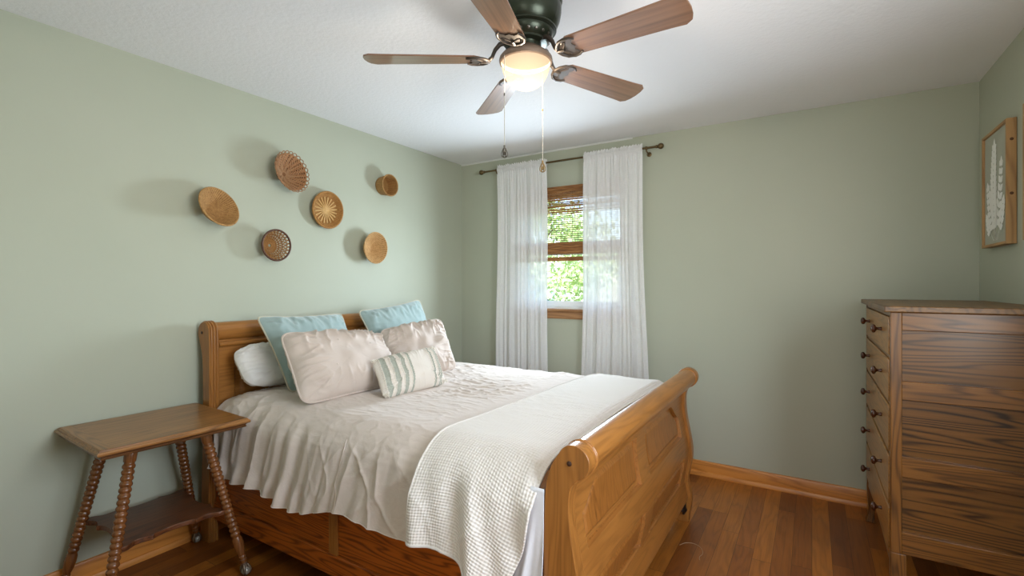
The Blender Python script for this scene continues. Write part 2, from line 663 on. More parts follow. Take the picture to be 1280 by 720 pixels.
obj('window_frame', ring(WX0, WX1, WZ0, WZ1, .03, YB + .005, YB + T), M_white, win, bevel=.003)
ZM = 1.60
s1 = obj('lower_sash', ring(WX0 + .03, WX1 - .03, WZ0 + .03, ZM + .02, .045, YB + .035, YB + .065), M_white, win, bevel=.003)
obj('pane', G().box(WX0 + .07, WX1 - .07, YB + .046, YB + .052, WZ0 + .07, ZM - .02), M_glass, s1, sm=0)
s2 = obj('upper_sash', ring(WX0 + .03, WX1 - .03, ZM - .02, WZ1 - .03, .045, YB + .07, YB + .10), M_white, win, bevel=.003)
obj('pane', G().box(WX0 + .07, WX1 - .07, YB + .082, YB + .088, ZM + .02, WZ1 - .07), M_glass, s2, sm=0)
g = G().prism([(YB - .035, 1.112), (YB - .039, 1.122), (YB - .033, 1.132), (YB + .03, 1.132), (YB + .03, 1.108), (YB - .03, 1.108)], 'x', WX0 - .05, WX1 + .05)
g.prism([(YB, 1.108), (YB - .018, 1.108), (YB - .018, 1.062), (YB - .012, 1.052), (YB, 1.052)], 'x', WX0 - .03, WX1 + .03)
obj('window_sill', g, M_sill, win, sm=30)

# window added for the side fill in the right wall (beside the camera) and the door casing behind it
w2 = thing('fill_window', 'unseen white window added in the right wall to carry fill light', 'window', (XR, .95, .95))
w2['kind'] = 'structure'
g = G()
for (a, b, c, d) in ((.40, .435, .95, 2.05), (1.465, 1.50, .95, 2.05), (.435, 1.465, .95, .985), (.435, 1.465, 2.015, 2.05), (.435, 1.465, 1.48, 1.52)):
    g.box(XR + .03, XR + .09, a, b, c, d)
obj('window_frame', g, M_white, w2, bevel=.003)

# ------------------------------------------------------------------ outside
m, nt, b = new_mat('lawn')
tc = nd(nt, 'ShaderNodeTexCoord').outputs['Object']
nt.links.new(ramp(nt, noise_tex(nt, tc, 6, 5), [(.3, lin(70, 104, 40)), (.7, lin(128, 150, 78))]), b.inputs['Base Color'])
b.inputs['Roughness'].default_value = .9
struct('ground', G().box(-30, 20, YB + .2, 40, -.5, -.4), m, 'green lawn outside the window', 'ground')


def leaf_mat(name, a, bcol):
    m, nt, b = new_mat(name)
    tc = nd(nt, 'ShaderNodeTexCoord').outputs['Object']
    nt.links.new(ramp(nt, noise_tex(nt, tc, 9, 3), [(.3, a), (.7, bcol)]), b.inputs['Base Color'])
    b.inputs['Roughness'].default_value = .6
    b.inputs['Transmission Weight'].default_value = 0
    return m


def tree(name, label, x, y, base, h, cx, rx, rz, cz, n, size, mat, group):
    t = thing(name, label, 'tree', (x, y, base), group)
    trunk = plain(name + '_bark', lin(92, 78, 62), .9)
    g = G().tube([(x, y, base), (x + .05, y, base + h * .35), (x - .05, y, base + h * .7), (x, y, base + h)], .1, 10, rs=[.16, .13, .09, .03])
    rnd = random.Random(int(abs(x * 100)) + 3)
    for k in range(14):
        a = rnd.uniform(0, 2 * PI)
        z0 = base + h * rnd.uniform(.25, .9)
        e = rx * rnd.uniform(.4, .85)
        g.tube([(x, y, z0), (x + math.cos(a) * e * .5, y + math.sin(a) * e * .5, z0 + .22), (x + math.cos(a) * e, y + math.sin(a) * e, z0 + .5)], .02, 6, rs=[.035, .022, .008])
    obj('trunk', g, trunk, t)
    g = G()
    cl = []
    for k in range(110):
        u = rnd.uniform(-1, 1)
        a = rnd.uniform(0, 2 * PI)
        q = math.sqrt(max(0, 1 - u * u))
        rr = rnd.uniform(.45, 1)
        cl.append((x + math.cos(a) * q * rx * rr, y + math.sin(a) * q * rx * rr, cz + u * rz * rr))
    for k in range(n):
        c = cl[k % len(cl)]
        p = Vector((rnd.gauss(c[0], .19), rnd.gauss(c[1], .19), rnd.gauss(c[2], .15)))
        d = Vector((rnd.uniform(-1, 1), rnd.uniform(-1, .4), rnd.uniform(-.8, .6))).normalized() * size * rnd.uniform(.6, 1.2)
        s_ = d.orthogonal().normalized()
        s_.rotate(Matrix.Rotation(rnd.uniform(0, 6.28), 3, d.normalized()))
        s_ *= size * .42
        nrm = d.cross(s_).normalized() * size * .12
        g.add([p, p + d * .45 + s_ + nrm, p + d, p + d * .45 - s_ + nrm, p + d * .5], [(0, 1, 4), (1, 2, 4), (2, 3, 4), (3, 0, 4)])
    obj('foliage', g, mat, t, sm=0)
    return t


tree('leafy_tree', 'pale green leafy tree outside the window', -5.5, 9.6, -.4, 3.9, 0, 2.4, 1.8, 1.9, 9000, .12, leaf_mat('leaf_pale', lin(160, 184, 104), lin(228, 234, 176)), 'trees outside the window')
tree('dark_shrub', 'bluish green conifer low outside the window', -3.9, 6.3, -.4, 1.5, 0, .8, .75, .62, 3200, .08, leaf_mat('leaf_blue', lin(110, 146, 140), lin(170, 196, 192)), 'trees outside the window')
tree('broad_tree', 'tall broad tree far beyond the pale one', -11.5, 16.5, -.4, 5.5, 0, 3.0, 2.6, 2.9, 6000, .2, leaf_mat('leaf_mid', lin(130, 160, 90), lin(196, 212, 140)), 'trees outside the window')

# ------------------------------------------------------------------ bamboo shade
sh = thing('bamboo_shade', 'brown woven bamboo roman shade half raised in the window', 'window shade', (-1.675, YB - .015, 2.13))


def bam_mat(name, a, b_, c):
    m, nt, b = new_mat(name)
    tc = nd(nt, 'ShaderNodeTexCoord').outputs['Object']
    f = noise_tex(nt, mapping(nt, tc, (9, 30, 190)), 1, 3, .6)
    nt.links.new(ramp(nt, f, [(.3, a), (.5, b_), (.72, c)]), b.inputs['Base Color'])
    b.inputs['Roughness'].default_value = .6
    return m


M_bam = bam_mat('bamboo', lin(84, 50, 22), lin(146, 96, 48), lin(182, 134, 80))
SX0, SX1 = -2.14, -1.215


def slats(z0, z1, pitch, hgt, y, dep=.003, jit=.0008):
    g = G()
    rnd = random.Random(int(z0 * 1000))
    z = z0
    while z < z1:
        dz = rnd.uniform(-jit, jit)
        yy = y + rnd.uniform(-.001, .001)
        g.box(SX0 + rnd.uniform(0, .004), SX1 - rnd.uniform(0, .004), yy - dep / 2, yy + dep / 2, z + dz, z + dz + hgt * rnd.uniform(.8, 1.15))
        z += pitch
    return g


obj('headrail', G().box(SX0, SX1, YB - .014, YB - .002, 2.085, 2.13), M_bam, sh, bevel=.003)
obj('valance', slats(1.905, 2.128, .0088, .0072, YB - .026), M_bam, sh, sm=0)
g = slats(1.64, 2.10, .0165, .0048, YB - .012)
obj('slat_panel', g, bam_mat('bamboo_dark', lin(60, 44, 26), lin(92, 70, 42), lin(120, 96, 62)), sh, sm=0)
g = G()
k = SX0 + .03
while k < SX1:
    g.tube([(k, YB - .0155, 2.10), (k, YB - .0155, 1.56)], .0013, 5)
    k += .047
obj('woven_cords', g, plain('shade_cord', lin(88, 66, 40), .8), sh)
for i, (zc, yc) in enumerate(((1.66, .018), (1.638, .024), (1.615, .02), (1.596, .026))):
    prof = [(YB - yc + .012 * math.cos(a), zc + .017 * math.sin(a)) for a in [2 * PI * q / 14 for q in range(14)]]
    obj('rolled_fold', G().prism(prof, 'x', SX0, SX1), M_bam, sh, sm=60)
obj('bottom_bar', G().box(SX0, SX1, YB - .026, YB - .012, 1.522, 1.556), M_bam, sh, bevel=.004)

# ------------------------------------------------------------------ curtain rod and curtains
RY, RZ = 3.515, 2.325
rod = thing('curtain_rod', 'slim aged brass curtain rod with ball finials above window', 'curtain rod', (-1.70, RY, RZ))
obj('rod', G().tube([(-2.47, RY, RZ), (-1.7, RY, RZ + .002), (-.945, RY, RZ)], .008, 14), M_rod, rod)
for xx, s_ in ((-2.47, -1), (-.945, 1)):
    prof = [(.0095, -.014), (.012, -.01), (.012, -.004), (.009, 0), (.012, .004), (.0185, .012), (.022, .023), (.0195, .034), (.012, .042), (.003, .045)]
    obj('finial', G().lathe(prof, (xx, RY, RZ), (s_, 0, 0), 20), M_rod, rod)
for xx in (-2.335, -1.025):
    g = G().tube([(xx, YB, RZ - .03), (xx, YB - .03, RZ - .03), (xx, RY, RZ - .022), (xx, RY, RZ - .006)], .0055, 10)
    g.lathe([(.018, 0), (.018, .004), (.012, .007)], (xx, YB, RZ - .03), (0, -1, 0), 16)
    g.lathe([(.0125, -.007), (.0125, .007)], (xx, RY, RZ), (1, 0, 0), 16)
    obj('bracket', g, M_rod, rod)


def curtain(label, x0t, x1t, x0b, x1b, seed, nf):
    zb, zt = .10, RZ + .035
    rnd = random.Random(seed)
    ph = [rnd.uniform(0, 6.28) for _ in range(8)]
    def fold(u, v):
        # v = 0 top .. 1 bottom
        uu = u + .018 * math.sin(5 * v + ph[0]) * (1 - abs(2 * u - 1))
        a = .30 + .70 * smooth(.0, .35, v)
        y = .015 * math.sin(nf * 2 * PI * uu + ph[1]) + .009 * math.sin((nf * 1.7) * 2 * PI * uu + ph[2] + 1.5 * v) + .007 * math.sin((nf * 3.1) * 2 * PI * uu + ph[3])
        y *= a
        y += .004 * math.sin(nf * 5 * 2 * PI * u + ph[4]) * (1 - smooth(.02, .12, v))
        return y
    def fn(u, v):
        z = zt + (zb - zt) * v
        if v < .02:
            z += .005 * math.sin(nf * 5 * 2 * PI * u + ph[5]) * (1 - v / .02) + .003 * math.sin(37 * u + ph[6]) * (1 - v / .02)
        x0 = x0t + (x0b - x0t) * smooth(.1, 1, v) + .005 * math.sin(9 * v + ph[7])
        x1 = x1t + (x1b - x1t) * smooth(.05, .9, v) + .005 * math.sin(8 * v + ph[6])
        # bulge round the rod
        dz = (z - RZ) / .016
        bul = -.013 * math.exp(-dz * dz)
        y = RY - .006 + bul + fold(u, v) * (1 - .75 * math.exp(-((z - RZ) / .03) ** 2))
        y = min(y, YB - .03)
        if abs(z - RZ) < .02:
            y = min(y, RY - .0095)
        return (x0 + (x1 - x0) * u, y, z)
    def rows(v):
        return .06 * (v / .25) if v < .25 else .06 + .94 * (v - .25) / .75
    g = G().grid(lambda u, v: fn(u, rows(v)), 150, 80)
    c = obj('curtain', g, M_sheer, None, sm=180, loc=(x0t, RY, zb))
    tag(c, label, 'curtain', 'sheer curtains')
    def back(u, v):
        z = zt - .003 - v * .085
        x = x0t + (x1t - x0t) * u
        dz = (z - RZ) / .016
        return (x, RY + .006 + .013 * math.exp(-dz * dz) + .003 * math.sin(nf * 5 * 2 * PI * u + ph[4]), z)
    obj('rod_pocket', G().grid(back, 120, 12), M_sheer, c, sm=180)
    g = G()
    for (e, n_) in ((0.004, 0), (.996, 1)):
        g.tube([Vector(fn(e, k / 60)) + Vector((0, -.001, 0)) for k in range(2, 61)], .0022, 6)
    obj('side_hem', g, M_sheer, c)
    return c


curtain('left sheer white curtain panel hanging beside the corner', -2.315, -1.842, -2.325, -1.835, 3, 4.6)
curtain('right sheer white curtain panel, hem flaring out at its right', -1.512, -1.055, -1.535, -1.005, 11, 4.2)

# ------------------------------------------------------------------ bed
BY0, BY1 = 1.30, 2.88
bed = thing('sleigh_bed', 'honey oak sleigh bed with scrolled headboard and panelled footboard', 'bed', (-1.65, 2.09, 0))


def smooth_poly(pts, closed=True, it=2):
    for _ in range(it):
        q = []
        n = len(pts)
        rng = range(n) if closed else range(n - 1)
        for i in rng:
            a, b = pts[i], pts[(i + 1) % n]
            q.append((a[0] * .75 + b[0] * .25, a[1] * .75 + b[1] * .25))
            q.append((a[0] * .25 + b[0] * .75, a[1] * .25 + b[1] * .75))
        if not closed:
            q = [pts[0]] + q + [pts[-1]]
        pts = q
    return pts


def arc(cx, cz, r, a0, a1, n):
    return [(cx + r * math.cos(math.radians(a0 + (a1 - a0) * k / n)), cz + r * math.sin(math.radians(a0 + (a1 - a0) * k / n))) for k in range(n + 1)]


# footboard end post profile (x, z): outer side from the floor up, round the scroll, down the inner side
RCX, RCZ, RR = -.594, .812, .051
outer = smooth_poly([(-.588, 0), (-.588, .03), (-.577, .09), (-.574, .14), (-.588, .20), (-.596, .235), (-.582, .30), (-.570, .37), (-.573, .44), (-.592, .53), (-.606, .61), (-.611, .68), (-.604, .735), (-.586, .757)], False, 2)
scroll = arc(RCX, RCZ, RR, -75, 150, 22)
inner = smooth_poly([(RCX + RR * math.cos(math.radians(155)), RCZ + RR * math.sin(math.radians(155))), (-.664, .80), (-.682, .75), (-.690, .68), (-.692, .56), (-.692, .40), (-.686, .25), (-.672, .12), (-.660, .03), (-.658, 0)], False, 2)
post = outer + scroll + inner
fb_out = [p for p in outer if .12 < p[1] < .75]


def fb_x(z):
    """outer face of the footboard body, set back from the posts"""
    for a, b in zip(outer, outer[1:]):
        if a[1] <= z <= b[1]:
            t = (z - a[1]) / max(1e-6, b[1] - a[1])
            return a[0] + (b[0] - a[0]) * t - .016
    return -.604


foot = None
g = G().prism(post, 'y', BY0, BY0 + .05)
fp1 = obj('footboard_post', g, M_oak['z'], bed, sm=35, bevel=.004)
g = G().prism(post, 'y', BY1 - .05, BY1)
fp2 = obj('footboard_post', g, M_oak['z'], bed, sm=35, bevel=.004)
for p, y0, sg in ((fp1, BY0, -1), (fp2, BY1, 1)):
    g = G().lathe([(.0075, 0), (.0075, .003), (.004, .0045)], (RCX - .012, y0, RCZ - .004), (0, sg, 0), 14)
    obj('screw_cap', g, plain('screw_cap_dark', lin(58, 32, 16), .5), p)
    # the turned collar of rings between scroll end and roll
    y1 = y0 - sg * .05
    g = G().lathe([(.0510, 0), (.0532, .003), (.0508, .007), (.0508, .009), (.0532, .012), (.0508, .016), (.048, .018)], (RCX, y1, RCZ), (0, -sg, 0), 32)
    obj('roll_collar', g, M_oak['x'], p, sm=60)
obj('footboard_roll', G().lathe([(.047, 0), (.047, BY1 - BY0 - .08)], (RCX, BY0 + .04, RCZ), (0, 1, 0), 36), M_oak['y'], bed, sm=50)

# body following the S curve between the posts, with the raised frame and sunk panels
ya, yb = BY0 + .048, BY1 - .048
zs = [.13 + (.77 - .13) * k / 64 for k in range(65)]
PAN = [  # y0, y1, z0, z1, notch side
    (1.435, 2.000, .502, .692, -1), (2.130, 2.725, .502, .692, 1),
    (1.435, 2.000, .245, .388, 0), (2.130, 2.725, .245, .388, 0)]


def inpan(y, z, e=0.0):
    """signed inside distance to the nearest sunk panel, > 0 inside"""
    best = -1
    for (p, q, r, s, side) in PAN:
        d = min(y - p, q - y, z - r, s - z)
        if side and d > -.05:
            # S-shaped shoulder at the outer top corner
            t = (y - p) / .150 if side < 0 else (q - y) / .150
            if t < 1:
                lim = .608 + (.692 - .608) * (smooth(0, 1, t) * .8 + t * .2)
                d = min(d, lim - z)
        best = max(best, d)
    return best


def relief(y, z):
    d = inpan(y, z)
    if d <= -.004:
        return 0
    if d < .003:
        return -.019 * smooth(-.003, .002, d)
    if d < .010:
        return -.019
    return -.019 + .012 * smooth(.011, .034, d)


def fbody(u, v):
    y = ya + (yb - ya) * u
    z = .13 + (.775 - .13) * v
    return (fb_x(z) + relief(y, z), y, z)


full = G().grid(fbody, 560, 260)
parts_ = [G() for _ in range(5)]
maps_ = [dict() for _ in range(5)]
for f in full.f:
    cy = sum(full.v[i][1] for i in f) / 4
    cz = sum(full.v[i][2] for i in f) / 4
    k = 0
    if inpan(cy, cz) > 0:
        for q, (p0, p1, r0, r1, sd) in enumerate(PAN):
            if p0 <= cy <= p1 and r0 <= cz <= r1:
                k = q + 1
    mp_, pg = maps_[k], parts_[k]
    ids = []
    for i in f:
        if i not in mp_:
            mp_[i] = len(pg.v)
            pg.v.append(full.v[i])
        ids.append(mp_[i])
    pg.f.append(tuple(ids))
obj('footboard_frame', parts_[0], M_oak['y'], bed, sm=28)
for k in range(1, 5):
    obj('raised_panel', parts_[k], M_fpan, bed, sm=28)
back = smooth_poly([(-.664, .80), (-.675, .75), (-.680, .66), (-.680, .40), (-.676, .25), (-.668, .13)], False, 2)
body = [(fb_x(z) - .018, z) for z in zs] + [(-.60, .80)] + back
obj('footboard_core', G().prism(body, 'y', ya, yb), M_oak['y'], bed, sm=40)
# small black corner brace low behind the far foot
g = G().box(-.652, -.600, 2.752, 2.832, .085, .131)
g.tube([(-.600, 2.76, .13), (-.595, 2.79, .085), (-.612, 2.815, .05)], .008, 8)
obj('corner_brace', g, M_black, bed, bevel=.003)

# headboard: scroll rolls back towards the wall
HX = -2.635
HCX, HCZ, HR = -2.693, 1.082, .056
hin = smooth_poly([(-2.640, 0), (-2.640, .10), (-2.636, .30), (-2.634, .60), (-2.634, .90), (-2.634, 1.03), (-2.637, 1.07)], False, 2)
hscr = arc(HCX, HCZ, HR, 0, 215, 22)
hback = smooth_poly([(-2.735, 1.035), (-2.722, 1.01), (-2.706, .96), (-2.700, .88), (-2.700, .60), (-2.712, .30), (-2.722, .10), (-2.724, 0)], False, 2)
hpost = hin + hscr + hback
for y0, sg in ((BY0, -1), (BY1 - .05, 1)):
    hp = obj('headboard_post', G().prism(hpost, 'y', y0, y0 + .05), M_oak['z'], bed, sm=35, bevel=.003)
    yy = y0 if sg < 0 else y0 + .05
    obj('screw_cap', G().lathe([(.0075, 0), (.0075, .003), (.004, .0045)], (HCX - .012, yy, HCZ), (0, sg, 0), 14), plain('screw_cap_dark', lin(58, 32, 16), .5), hp)
    g = G()
    for k in (.012, .026, .040):
        path = [(p[0] + .0005, y0 + k, p[1]) for p in hin] + [(p[0], y0 + k, p[1]) for p in arc(HCX, HCZ, HR + .0005, 0, 140, 14)]
        g.tube(path, .0052, 8)
    obj('reeding', g, M_oak['z'], hp, sm=60)
ha, hb = BY0 + .05, BY1 - .05
obj('headboard_roll', G().lathe([(.051, 0), (.051, hb - ha)], (HCX, ha, HCZ), (0, 1, 0), 36), M_oak['y'], bed, sm=50)
HPAN = [(1.44, 2.00), (2.18, 2.74)]


def hrel(y, z):
    best = -1
    for p, q in HPAN:
        t = (y - p) / (q - p)
        top = .935 + (.045 * smooth(.08, .30, t) * smooth(.92, .70, t) if 0 < t < 1 else 0)
        best = max(best, min(y - p, q - y, z - .60, top - z))
    d = best
    if d <= -.004:
        return 0
    if d < .004:
        return -.012 * smooth(-.004, .004, d)
    if d < .03:
        return -.012
    return -.012 + .008 * smooth(.03, .05, d)


g = G().grid(lambda u, v: (-2.648 - .02 * smooth(.98, 1.06, .45 + .60 * v) + hrel(ha + (hb - ha) * u, .45 + .60 * v), ha + (hb - ha) * u, .45 + .60 * v), 300, 130)
obj('headboard_panel', g, M_oak['y'], bed, sm=50)
obj('headboard_core', G().box(-2.70, -2.668, ha, hb, .30, 1.05), M_oak['y'], bed)
g = G().lathe([(.002, 0), (.013, 0), (.013, hb - ha), (.002, hb - ha)], (-2.642, ha, 1.018), (0, 1, 0), 12)
obj('headboard_bead', g, M_oak['y'], bed, sm=60)

# side rails: framed plywood above a projecting base board
for ry, sg, nm in ((1.335, -1, 'near'), (2.845, 1, 'far')):
    y_in = ry - sg * .028
    lo, hi = min(ry, y_in), max(ry, y_in)
    r = obj('side_rail', G().box(-2.64, -.672, lo, hi, .205, .50), M_rail['x'], bed)
    o0 = ry + sg * .012
    lo2, hi2 = min(o0, y_in), max(o0, y_in)
    obj('base_board', G().box(-2.64, -.672, lo2, hi2, .118, .208), M_rail['x'], r, bevel=.004)
    for xx in (-1.70,):
        l3, h3 = min(ry, ry + sg * .008), max(ry, ry + sg * .008)
        obj('rail_stile', G().box(xx - .027, xx + .027, l3, h3, .208, .50), M_oak['z'], r, bevel=.002)
    for xx in (-2.58, -.73):
        pass

# ------------------------------------------------------------------ bedding
TOP = .772


def base_path(x):
    """cross-section of the made bed at x: list of (y, z, drop) from far hem over the top to the near hem"""
    dip = .016 * smooth(-.76, -.715, x)
    head = .035 * smooth(-2.45, -2.62, x)
    t = TOP - dip - head
    nearhem = .400 + .035 * math.sin(x * 4.1 + .6) + .02 * math.sin(x * 11) + .02 * smooth(-1.4, -1.9, x) + .015 * smooth(-1.5, -1.25, x) + .01 * smooth(-2.2, -2.5, x)
    pts = []
    far = [(2.925, .45), (2.920, .56), (2.910, .66)]
    for p in far:
        pts.append((p[0], min(p[1], t - .06)))
    for k in range(1, 7):
        a = math.radians(0 + 90 * k / 6)
        pts.append((2.80 + .10 * math.cos(a), t - .085 + .075 * math.sin(a)))
    for k in range(1, 12):
        y = 2.80 - (2.80 - 1.47) * k / 12
        pts.append((y, t + .006 * math.sin(PI * k / 12)))
    cr = .155
    for k in range(0, 9):
        a = math.radians(90 + 82 * k / 8)
        pts.append((1.455 + (cr + .015) * math.cos(a), t - cr + cr * math.sin(a)))
    y0, z0 = pts[-1]
    for k in range(1, 9):
        q = k / 8
        pts.append((y0 - .034 * q, z0 + (nearhem - z0) * q))
    return pts


def path_at(x, s):
    """point at fraction s of the cross-section plus its normal (y, z) and arc length"""
    pts = PATHS.get(round(x, 4))
    if pts is None:
        p = base_path(x)
        L = [0]
        for a, b in zip(p, p[1:]):
            L.append(L[-1] + math.hypot(b[0] - a[0], b[1] - a[1]))
        pts = PATHS[round(x, 4)] = (p, L)
    p, L = pts
    d = s * L[-1]
    i = 0
    while i < len(L) - 2 and L[i + 1] < d:
        i += 1
    t = (d - L[i]) / max(1e-6, L[i + 1] - L[i])
    a, b = p[i], p[i + 1]
    y, z = a[0] + (b[0] - a[0]) * t, a[1] + (b[1] - a[1]) * t
    a2, b2 = p[max(0, i - 1)], p[min(len(p) - 1, i + 2)]
    ty, tz = b2[0] - a2[0], b2[1] - a2[1]
    l = math.hypot(ty, tz) or 1
    return y, z, tz / l * 1.0, -ty / l, d


PATHS = {}


def comf_disp(x, y, z, calm=0.0):
    near = 1 if y < 1.62 else 0
    side = smooth(.765, .60, z) * near
    top = 1 - side
    wx, wy = x + .05 * nz(x * 3, y * 3, 1.7), y + .06 * nz(x * 2.2, y * 2.2, 7.1)
    wr = .0045 * nz(x * 6, y * 5.0, z * 3)
    crk = (1 - abs(nz(wx * 7, wy * 19, 3.3))) ** 7 * .0075
    crk += (1 - abs(nz(wx * 12 + 5, wy * 30, 6.1))) ** 6 * .0050
    crk += (1 - abs(nz(wx * 5 + 2, wy * 9, 9.4))) ** 9 * .0070
    wr += crk * (.35 + .65 * smooth(-.25, .35, nz(x * 2.3, y * 2.3, 4.2))) * top
    ft = 0
    if side > 0:
        lo = smooth(-1.45, -1.95, x)
        amp = .30 + .70 * lo
        d = .77 - z
        xx = x + .035 * nz(x * 2.1, z * 2.4, 5) + d * (.10 + .10 * nz(x * 1.7, 2, 3))
        p1 = math.sin(2 * PI * (xx * 9.5 + .9 * nz(xx * 2.4, z * .8, 1)))
        p2 = (1 - abs(nz(xx * 13, z * 1.1, 8))) ** 4
        p3 = nz(xx * 30, z * 2.0, 2)
        ft = amp * (.0105 * p1 * (.55 + .45 * nz(xx * 3, z, 2)) + .015 * p2 + .0045 * p3)
        # long slanting creases on the flatter stretch towards the foot
        q = (1 - abs(nz(x * 8 + z * 5, z * 3.2 - x * 3, 4.4))) ** 9
        q2 = (1 - abs(nz(x * 6 - z * 7, z * 3.5, 1.4))) ** 10
        ft += (1 - lo) * (.009 * q + .008 * q2 + .006 * nz(x * 6, z * 5, 3))
        ft += .012 * smooth(.5, .42, z) * p1 * lo
        ft *= side
    return wr * (1 - calm) + ft * (1 - .7 * calm)


def comf_pt(x, s, calm=0.0, off=0.0):
    y, z, ny, nz_, d = path_at(x, s)
    # normal points up / outwards
    if y > 2.2 and z < TOP - .12:
        ny, nz_ = abs(ny), nz_
    dd = comf_disp(x, y, z, calm) + off
    # ny,nz_ from the tangent running far -> near: rotate so top is +z
    return y, z, ny, nz_, dd, d


CX0, CX1 = -2.622, -.718


def calm_at(x):
    return smooth(-1.34, -1.24, x)


def comf(u, v):
    x = CX0 + (CX1 - CX0) * u
    y, z, ny, nzz, dd, d = comf_pt(x, v, .75 * calm_at(x))
    yy, zz = y + ny * dd, z + nzz * dd
    if y < 1.6:
        x -= .11 * smooth(.84, 1, v) * smooth(-.90, -.72, x)
    if x < -2.5 and z < .74 and y < 1.6:
        x = x + .12 * smooth(.74, .50, z) * smooth(-2.5, -2.6, x)
    return (x, yy, zz)


g = G().grid(comf, 430, 400)
cf = obj('comforter', g, M_comf, None, sm=180, loc=(-1.65, 2.09, .40))
tag(cf, 'greige crinkled comforter covering the bed and hanging over its side', 'comforter')
g = G().tube([Vector(comf(k / 400, 1.0)) + Vector((0, -.001, 0)) for k in range(401)], .0018, 6)
obj('hem_stitching', g, M_comf, cf)
for k, (sx, s0, s1) in enumerate(((-1.60, .87, 1.0),)):
    g = G().tube([Vector(comf((sx - CX0) / (CX1 - CX0) + .004 * math.sin(9 * q), s0 + (s1 - s0) * q)) for q in [j / 60 for j in range(61)]], .0024, 6)
    obj('seam', g, M_comf, cf)

# throw blanket across the foot
TH = .020


def throw(u, v):
    s = .0 + v
    # left border: leans from far to near, right border follows the footboard and flares back on the drop
    xl = -1.13 - .05 * smooth(.2, .95, s) + .006 * math.sin(14 * s)
    drop = smooth(.80, 1.0, s)
    xr = -.712 - .085 * drop * drop - .0 * s
    x = xl + (xr - xl) * u
    y, z, ny, nzz, dd, d = comf_pt(x, min(s, 1.0), .75 * calm_at(x), TH)
    side = smooth(.74, .55, z) if y < 1.6 else 0
    fl = side * (.020 * math.sin((x + .10 * (z - .5)) * 27 + .7) + .010 * math.sin((x + .2 * (z - .5)) * 53) + .012)
    ww = .004 * nz(x * 6, y * 6, z * 6)
    yy, zz = y + ny * (dd + fl + ww), z + nzz * (dd + fl + ww)
    # hem line of the throw itself
    zz = zz + .012 * drop * (1 - u) - .05 * drop * smooth(.3, 1, u)
    return (x, yy, zz)


def throw_uv(u, v):
    return (u * .43, v * 2.35)


g = G().grid(throw, 150, 300, throw_uv)
tb = obj('throw_blanket', g, M_waf, None, sm=180, loc=(-.95, 2.09, .38), solid=.006)
tag(tb, 'white waffle knit throw blanket laid across the foot of the bed', 'blanket')
g = G().tube([Vector(throw(0, k / 240)) + Vector((.002, 0, -.001)) for k in range(241)], .004, 8)
g.tube([Vector(throw(k / 100, 1)) for k in range(101)], .0045, 8)
obj('bound_edge', g, plain('throw_edge', lin(212, 206, 199), .95), tb)

# corner of the flat sheet that shows below the throw, beside the footboard post
def sheet(u, v):
    z = .715 - v * .615
    xl = -.735 - .15 * v
    x = xl + (-.689 - xl) * u
    y = 1.2965 - .016 * v + (.009 * math.sin(u * 9 + v * 3) + .004 * math.sin(u * 21 + 5 * v)) * smooth(.1, .6, v)
    return (x, min(y, 1.297), z)


fs = obj('flat_sheet', G().grid(sheet, 40, 50), M_sheet, None, sm=180, loc=(-.8, 1.28, .1), solid=.002)
tag(fs, 'bluish white sheet corner hanging between throw blanket and footboard post', 'sheet')


